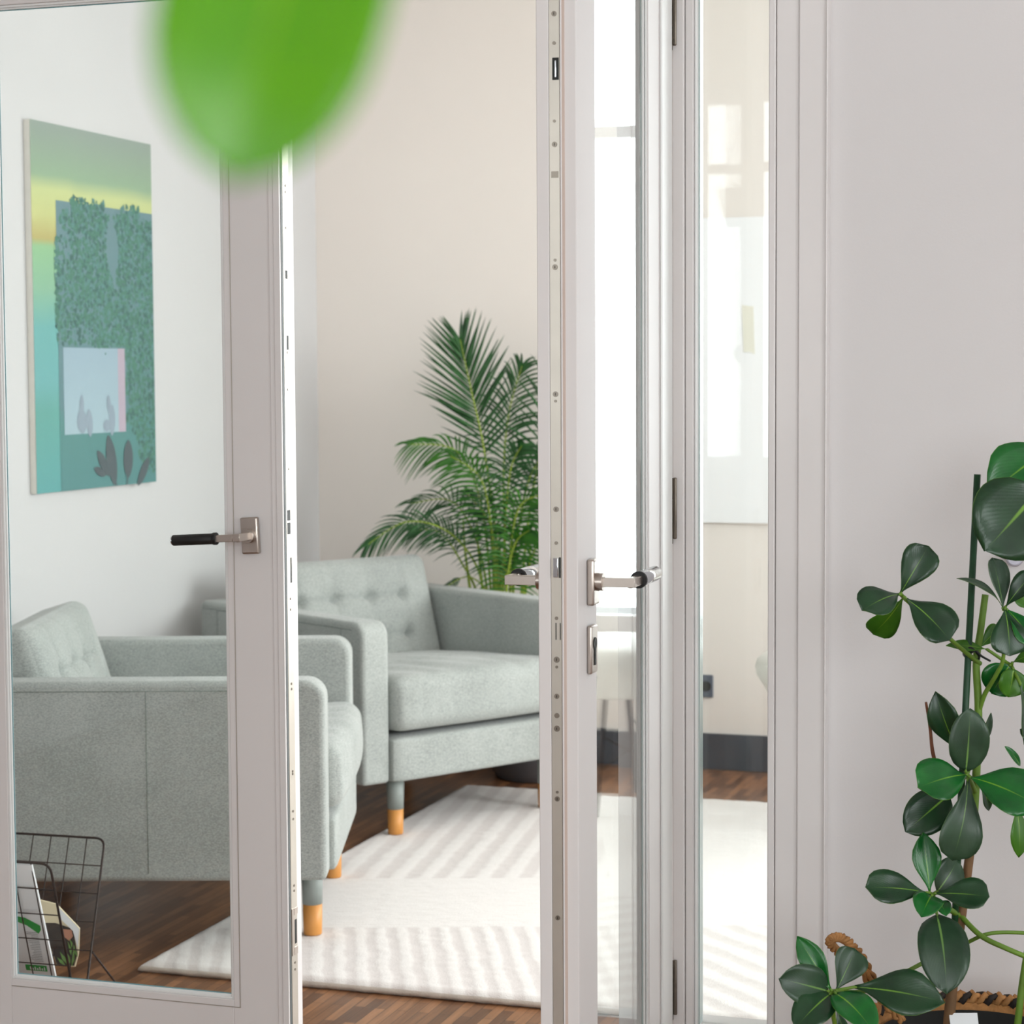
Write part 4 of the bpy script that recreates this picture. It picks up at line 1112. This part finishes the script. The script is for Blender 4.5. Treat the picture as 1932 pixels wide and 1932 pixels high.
# ------------------------------------------------------------------ palm
def palm():
    pc_ = cw(.09, 6.99)
    t = thing('potted_palm', 'feathery green palm standing behind the far armchair', 'palm', (pc_.x, pc_.y, 0))
    o0 = Vector((pc_.x, pc_.y, 0))
    p = MB(); p.lathe([(.15, .012), (.16, .02), (.185, .30), (.19, .33), (.18, .33), (.172, .29), (.002, .285)], seg=56, cap=False); p.lathe([(.001, 0), (.145, 0), (.15, .012)], seg=56, cap=False)
    p.out('planter', M['pot_grey'], t)
    s = MB(); s.lathe([(.172, .285), (.17, .30), (.002, .31)], seg=40, cap=False); s.out('soil', M['soil'], t)
    cf = -(MYAW @ Vector((0, 1, 0)))
    rg = random.Random(11)
    def frond(base, pts, L, n, m='palm_leaf', t0=.25, ang=38, droop=.25, w=.012, flat=1.0, Y=(6.99, 6.93)):
        """pts: pixel way points of the rachis from the crown outward; leaflets L metres"""
        P_ = []
        allp = [(base[0], base[1])] + list(pts)
        for i, (x, y) in enumerate(allp):
            k = i / (len(allp) - 1); P_.append(at(x, y, Y[0] + (Y[1] - Y[0]) * k) - o0)
        q = cat(P_, 10); nq = len(q)
        g = MB(); g.tube(q, [.0055 - .0043 * i / (nq - 1) for i in range(nq)], 7)
        ro = g.out('frond_stalk', M['palm_stem'], t)
        mb = MB()
        for k in range(n):
            f = t0 + (1 - t0) * (k + .5) / n; idx = f * (nq - 1); i = min(int(idx), nq - 2); fr = idx - i
            p0 = q[i].lerp(q[i + 1], fr); tg = (q[i + 1] - q[i]).normalized()
            fc = (cf * flat + Vector((0, 0, 1)) * (1 - flat)).normalized()
            sd = tg.cross(fc).normalized()
            ln = L * (math.sin(PI * (.22 + .70 * (k + .5) / n)) ** .7) * rg.uniform(.88, 1.08)
            for sg in (-1, 1):
                a = R(ang * (1.15 - .75 * (k / n)) + rg.uniform(-5, 5))
                d = (tg * math.cos(a) + sd * sg * math.sin(a) + cf * rg.uniform(-.15, .25)).normalized()
                # drooping blade in 5 steps
                pr = None; steps = 6
                upv = d.cross(cf).normalized()
                pts_ = []
                for s_ in range(steps + 1):
                    u = s_ / steps
                    pts_.append(p0 + d * ln * u + Vector((0, 0, -1)) * droop * ln * u * u)
                ww = w * (.82 if t0 >= .45 and L > .19 else .6) * rg.uniform(.75, 1.2)
                for s_ in range(steps + 1):
                    u = s_ / steps; c = pts_[s_]
                    dd = (pts_[min(s_ + 1, steps)] - pts_[max(s_ - 1, 0)]).normalized()
                    fcr = (cf + Vector((0, 0, .4)) + Vector((rg.uniform(-.05, .05), 0, 0))).normalized()
                    nn = dd.cross(fcr).normalized() * ww / 2 * (min(1, .45 + 2.5 * u) * (1 - u ** 2.2) + .02)
                    a1, b1 = mb.bm.verts.new(c + nn), mb.bm.verts.new(c - nn)
                    if pr:
                        f_ = mb.bm.faces.new((pr[0], a1, b1, pr[1])); f_.smooth = True
                        for lp, uvc in zip(f_.loops, ((0.1, u - 1 / steps), (.1, u), (.9, u), (.9, u - 1 / steps))): lp[mb.uv].uv = uvc
                    pr = (a1, b1)
        me = bpy.data.meshes.new('frond'); mb.bm.to_mesh(me); mb.bm.free(); me.materials.append(M[m])
        o = bpy.data.objects.new('frond', me); COL.objects.link(o); o.parent = ro
        sdm = o.modifiers.new('thickness', 'SOLIDIFY'); sdm.thickness = .0006
        # name order: thing > stalk > frond
    base = (950, 1330)
    frond(base, [(945, 1100), (915, 860), (890, 740), (868, 640)], .235, 30, 'palm_leaf', .50, 46, .05, .013, 1, (6.99, 7.03))
    frond((960, 1330), [(955, 1100), (950, 900), (960, 780), (985, 690)], .20, 24, 'palm_leaf', .48, 50, .45, .012, 1, (7.03, 7.08))
    frond((975, 1330), [(985, 1100), (1010, 900), (1050, 760), (1090, 700)], .21, 24, 'palm_leaf', .45, 60, .15, .012, 1, (7.01, 7.08))
    frond((935, 1330), [(925, 1100), (905, 940), (860, 850), (770, 838)], .15, 26, 'palm_bright', .42, 55, 0.56, .013, 1, (6.99, 6.88))
    frond((935, 1330), [(920, 1120), (895, 1010), (850, 945), (775, 950)], .13, 22, 'palm_leaf', .42, 55, .5, .010, 1, (7.01, 6.95))
    frond((930, 1330), [(915, 1140), (895, 1060), (840, 1000), (765, 985), (690, 1030)], .12, 26, 'palm_leaf', .5, 42, .45, .012, 1, (6.97, 6.83))
    frond((925, 1330), [(905, 1140), (870, 1060), (830, 1005), (780, 1000)], .10, 16, 'palm_leaf', .55, 45, .5, .010, 1, (6.99, 6.93))
    frond((940, 1330), [(935, 1100), (925, 980), (905, 900), (850, 860)], .16, 26, 'palm_bright', .4, 60, 0.50, .012, 1, (6.93, 6.83))
    frond((950, 1330), [(950, 1080), (955, 960), (965, 880), (985, 840)], .17, 28, 'palm_leaf', .35, 60, 0.56, .013, 1, (6.95, 6.83))
    frond((965, 1330), [(970, 1080), (985, 960), (1010, 880), (1060, 850)], .18, 26, 'palm_leaf', .35, 60, 0.50, .012, 1, (6.95, 6.88))
    frond((960, 1330), [(962, 1120), (965, 1020), (985, 950), (1040, 930)], .17, 26, 'palm_bright', .35, 55, 0.62, .013, 1, (6.91, 6.78))
    frond((945, 1330), [(940, 1120), (935, 1040), (920, 980), (880, 930)], .16, 24, 'palm_leaf', .35, 60, 0.56, .012, 1, (6.95, 6.88))
    frond((955, 1330), [(955, 1140), (960, 1070), (975, 1020), (1000, 1000)], .16, 22, 'palm_bright', .3, 60, 0.68, .012, 1, (6.89, 6.78))
    frond((975, 1330), [(985, 1140), (1000, 1060), (1030, 1010), (1080, 1000)], .16, 22, 'palm_bright', .3, 55, 0.56, .013, 1, (6.93, 6.83))
    frond((940, 1330), [(930, 1150), (915, 1110), (880, 1088), (835, 1112)], .04, 8, 'palm_leaf', .8, 30, .3, .009, 1, (6.95, 6.93))
    for (x0, x1) in ((905, 880), (925, 905), (948, 945), (962, 968), (985, 1000), (940, 930)):
        g = MB(); g.tube(cat([at(1000 + (x0 - 945) * .3, 1330, 6.99) - o0, at(x0, 1180, 6.96) - o0, at(x1, 1060, 6.95) - o0, at(x1 - 6, 980, 6.95) - o0], 6), [.008 - .0055 * i / 18 for i in range(19)], 8)
        g.out('cane', M['palm_stem'], t)
palm()

# ------------------------------------------------------------------ whiteboard, tape, socket, white shell chairs at the back
wl = on_v(1090, 700, VB - .012).x
zt_ = on_v(1390, 410, VB - .012).z; zb_ = on_v(1390, 987, VB - .012).z
BWid = on_v(1475, 700, VB).x - wl
wb = thing('whiteboard', 'large plain whiteboard on the back wall seen through the side light', 'whiteboard', (wl, VB - .002, zb_))
b = MB(); b.box((0, -.014, 0), (BWid, 0, zt_ - zb_)); b.out('board', M['board'], wb, bevel=.002)
for (x, y, wpx, hpx, nm) in ((1412, 622, 25, 92, 'tape'),):
    c = on_v(x, y, VB - .014) - Vector((wl, VB, zb_)); sx = wpx * 7.05 / F / 2; sz = hpx * 7.05 / F / 2
    b = MB(); b.prism([(c.x - sx, -.0143, c.z + sz), (c.x + sx * .8, -.0143, c.z + sz * .94), (c.x + sx, -.0143, c.z - sz), (c.x + sx * .2, -.0143, c.z - sz * .9), (c.x - sx * .7, -.0143, c.z - sz * .92)], (0, -.0008, 0)); b.out('tape_strip', M['tape'], wb)
c = on_v(1168, 656, VB - .014) - Vector((wl, VB, zb_))
b = MB(); b.tube([(c.x + .010 * math.cos(a), -.017, c.z + .057 * math.sin(a)) for a in [2 * PI * k / 30 for k in range(30)]], .0026, 6, closed=True); b.out('oval_pull', M['steel'], wb)
c = on_v(1333, 1294, VB)
b = MB(); b.box((c.x - .026, VB - .011, c.z - .038), (c.x + .024, VB, c.z + .038)); so = b.out('wall_socket', M['socket'], bevel=.003)
tag(so, 'dark grey wall socket low on the back wall', 'wall socket')
b = MB(); b.tube([(c.x, VB - .0112, c.z), (c.x, VB - .0118, c.z)], .018, 20); b.out('socket_well', M['dark'], so)

def round_stool(label, loc, rz):
    t = thing('round_stool', label, 'stool', loc, rz, 'round white stools along the back wall')
    b = MB(); b.lathe([(.001, .335), (.10, .335), (.17, .35), (.215, .385), (.245, .43), (.25, .455), (.243, .478), (.22, .496), (.17, .508), (.08, .514), (.001, .515)], seg=56, cap=False)
    b.out('seat', M['shell'], t)
    for k in range(4):
        a = PI / 4 + k * PI / 2
        g = MB(); g.tube([(math.cos(a) * .11, math.sin(a) * .11, .345), (math.cos(a) * .20, math.sin(a) * .20, 0)], [.009, .007], 14); g.out('leg', M['wire'], t)
        g = MB(); g.tube([(math.cos(a) * .135, math.sin(a) * .135, .25), (-math.sin(a) * .165, math.cos(a) * .165, .13)], .004, 8); g.out('wire_brace', M['wire'], t)
p = cw(.955, 6.12); round_stool('round white stool whose rounded edge shows through the side light', (p.x, p.y, RT + .0022), R(20))
p = cw(1.84, 5.93); round_stool('round white stool mirrored in the glass of the open door', (p.x, p.y, RT + .0022), R(50))

# ------------------------------------------------------------------ hanging plant close to the lens
def hanging():
    top = at(560, -1300, .40)
    pz = 1.78
    c = Vector((top.x, top.y, 0)) 
    t = thing('hanging_plant', 'plant hanging close to the viewer, one big bright green leaf at the top', 'plant', (c.x, c.y, pz))
    o0 = Vector((c.x, c.y, pz))
    p = MB(); p.lathe([(.001, 0), (.05, 0), (.075, .10), (.08, .11), (.074, .11), (.07, .09), (.002, .088)], seg=40, cap=False); p.out('hanging_pot', M['shell'], t)
    s = MB(); s.tube([(0, 0, CE - pz), (0, 0, .32)], .0015, 6)
    for k in range(3):
        a = k * 2 * PI / 3; s.tube([(0, 0, .32), (.077 * math.cos(a), .077 * math.sin(a), .11)], .0012, 6)
    s.out('cord', M['wire'], t)
    def leafpx(bx, by, tx, ty, wpx, Yb, Yt, m='leaf_front', tilt=(0, .3), bend=.08, prof=PROF_ROUND):
        cf = -(MYAW @ Vector((0, 1, 0))); sr = MYAW @ Vector((1, 0, 0))
        f = (cf + sr * tilt[0] + Vector((0, 0, 1)) * tilt[1]).normalized()
        bpt = at(bx, by, Yb) - o0
        leaf_obj('leaf', t, M[m], bpt, at(tx, ty, Yt) - o0, wpx * Yb / F, f, bend=bend, fold=.10, prof=prof, nl=24, nw=10)
        g = MB(); g.tube(cat([bpt, bpt + Vector((0, 0, .04)), Vector((0.03, 0, .10)), Vector((0, 0, .095))], 8), .0014, 8); g.out('stem', M['stem'], t)
    leafpx(625, -330, 438, 345, 402, .345, .325, tilt=(.15, .75), prof=PROF_LOBE)
    leafpx(-170, -60, -72, 560, 205, .345, .33, tilt=(-.2, .3))
hanging()
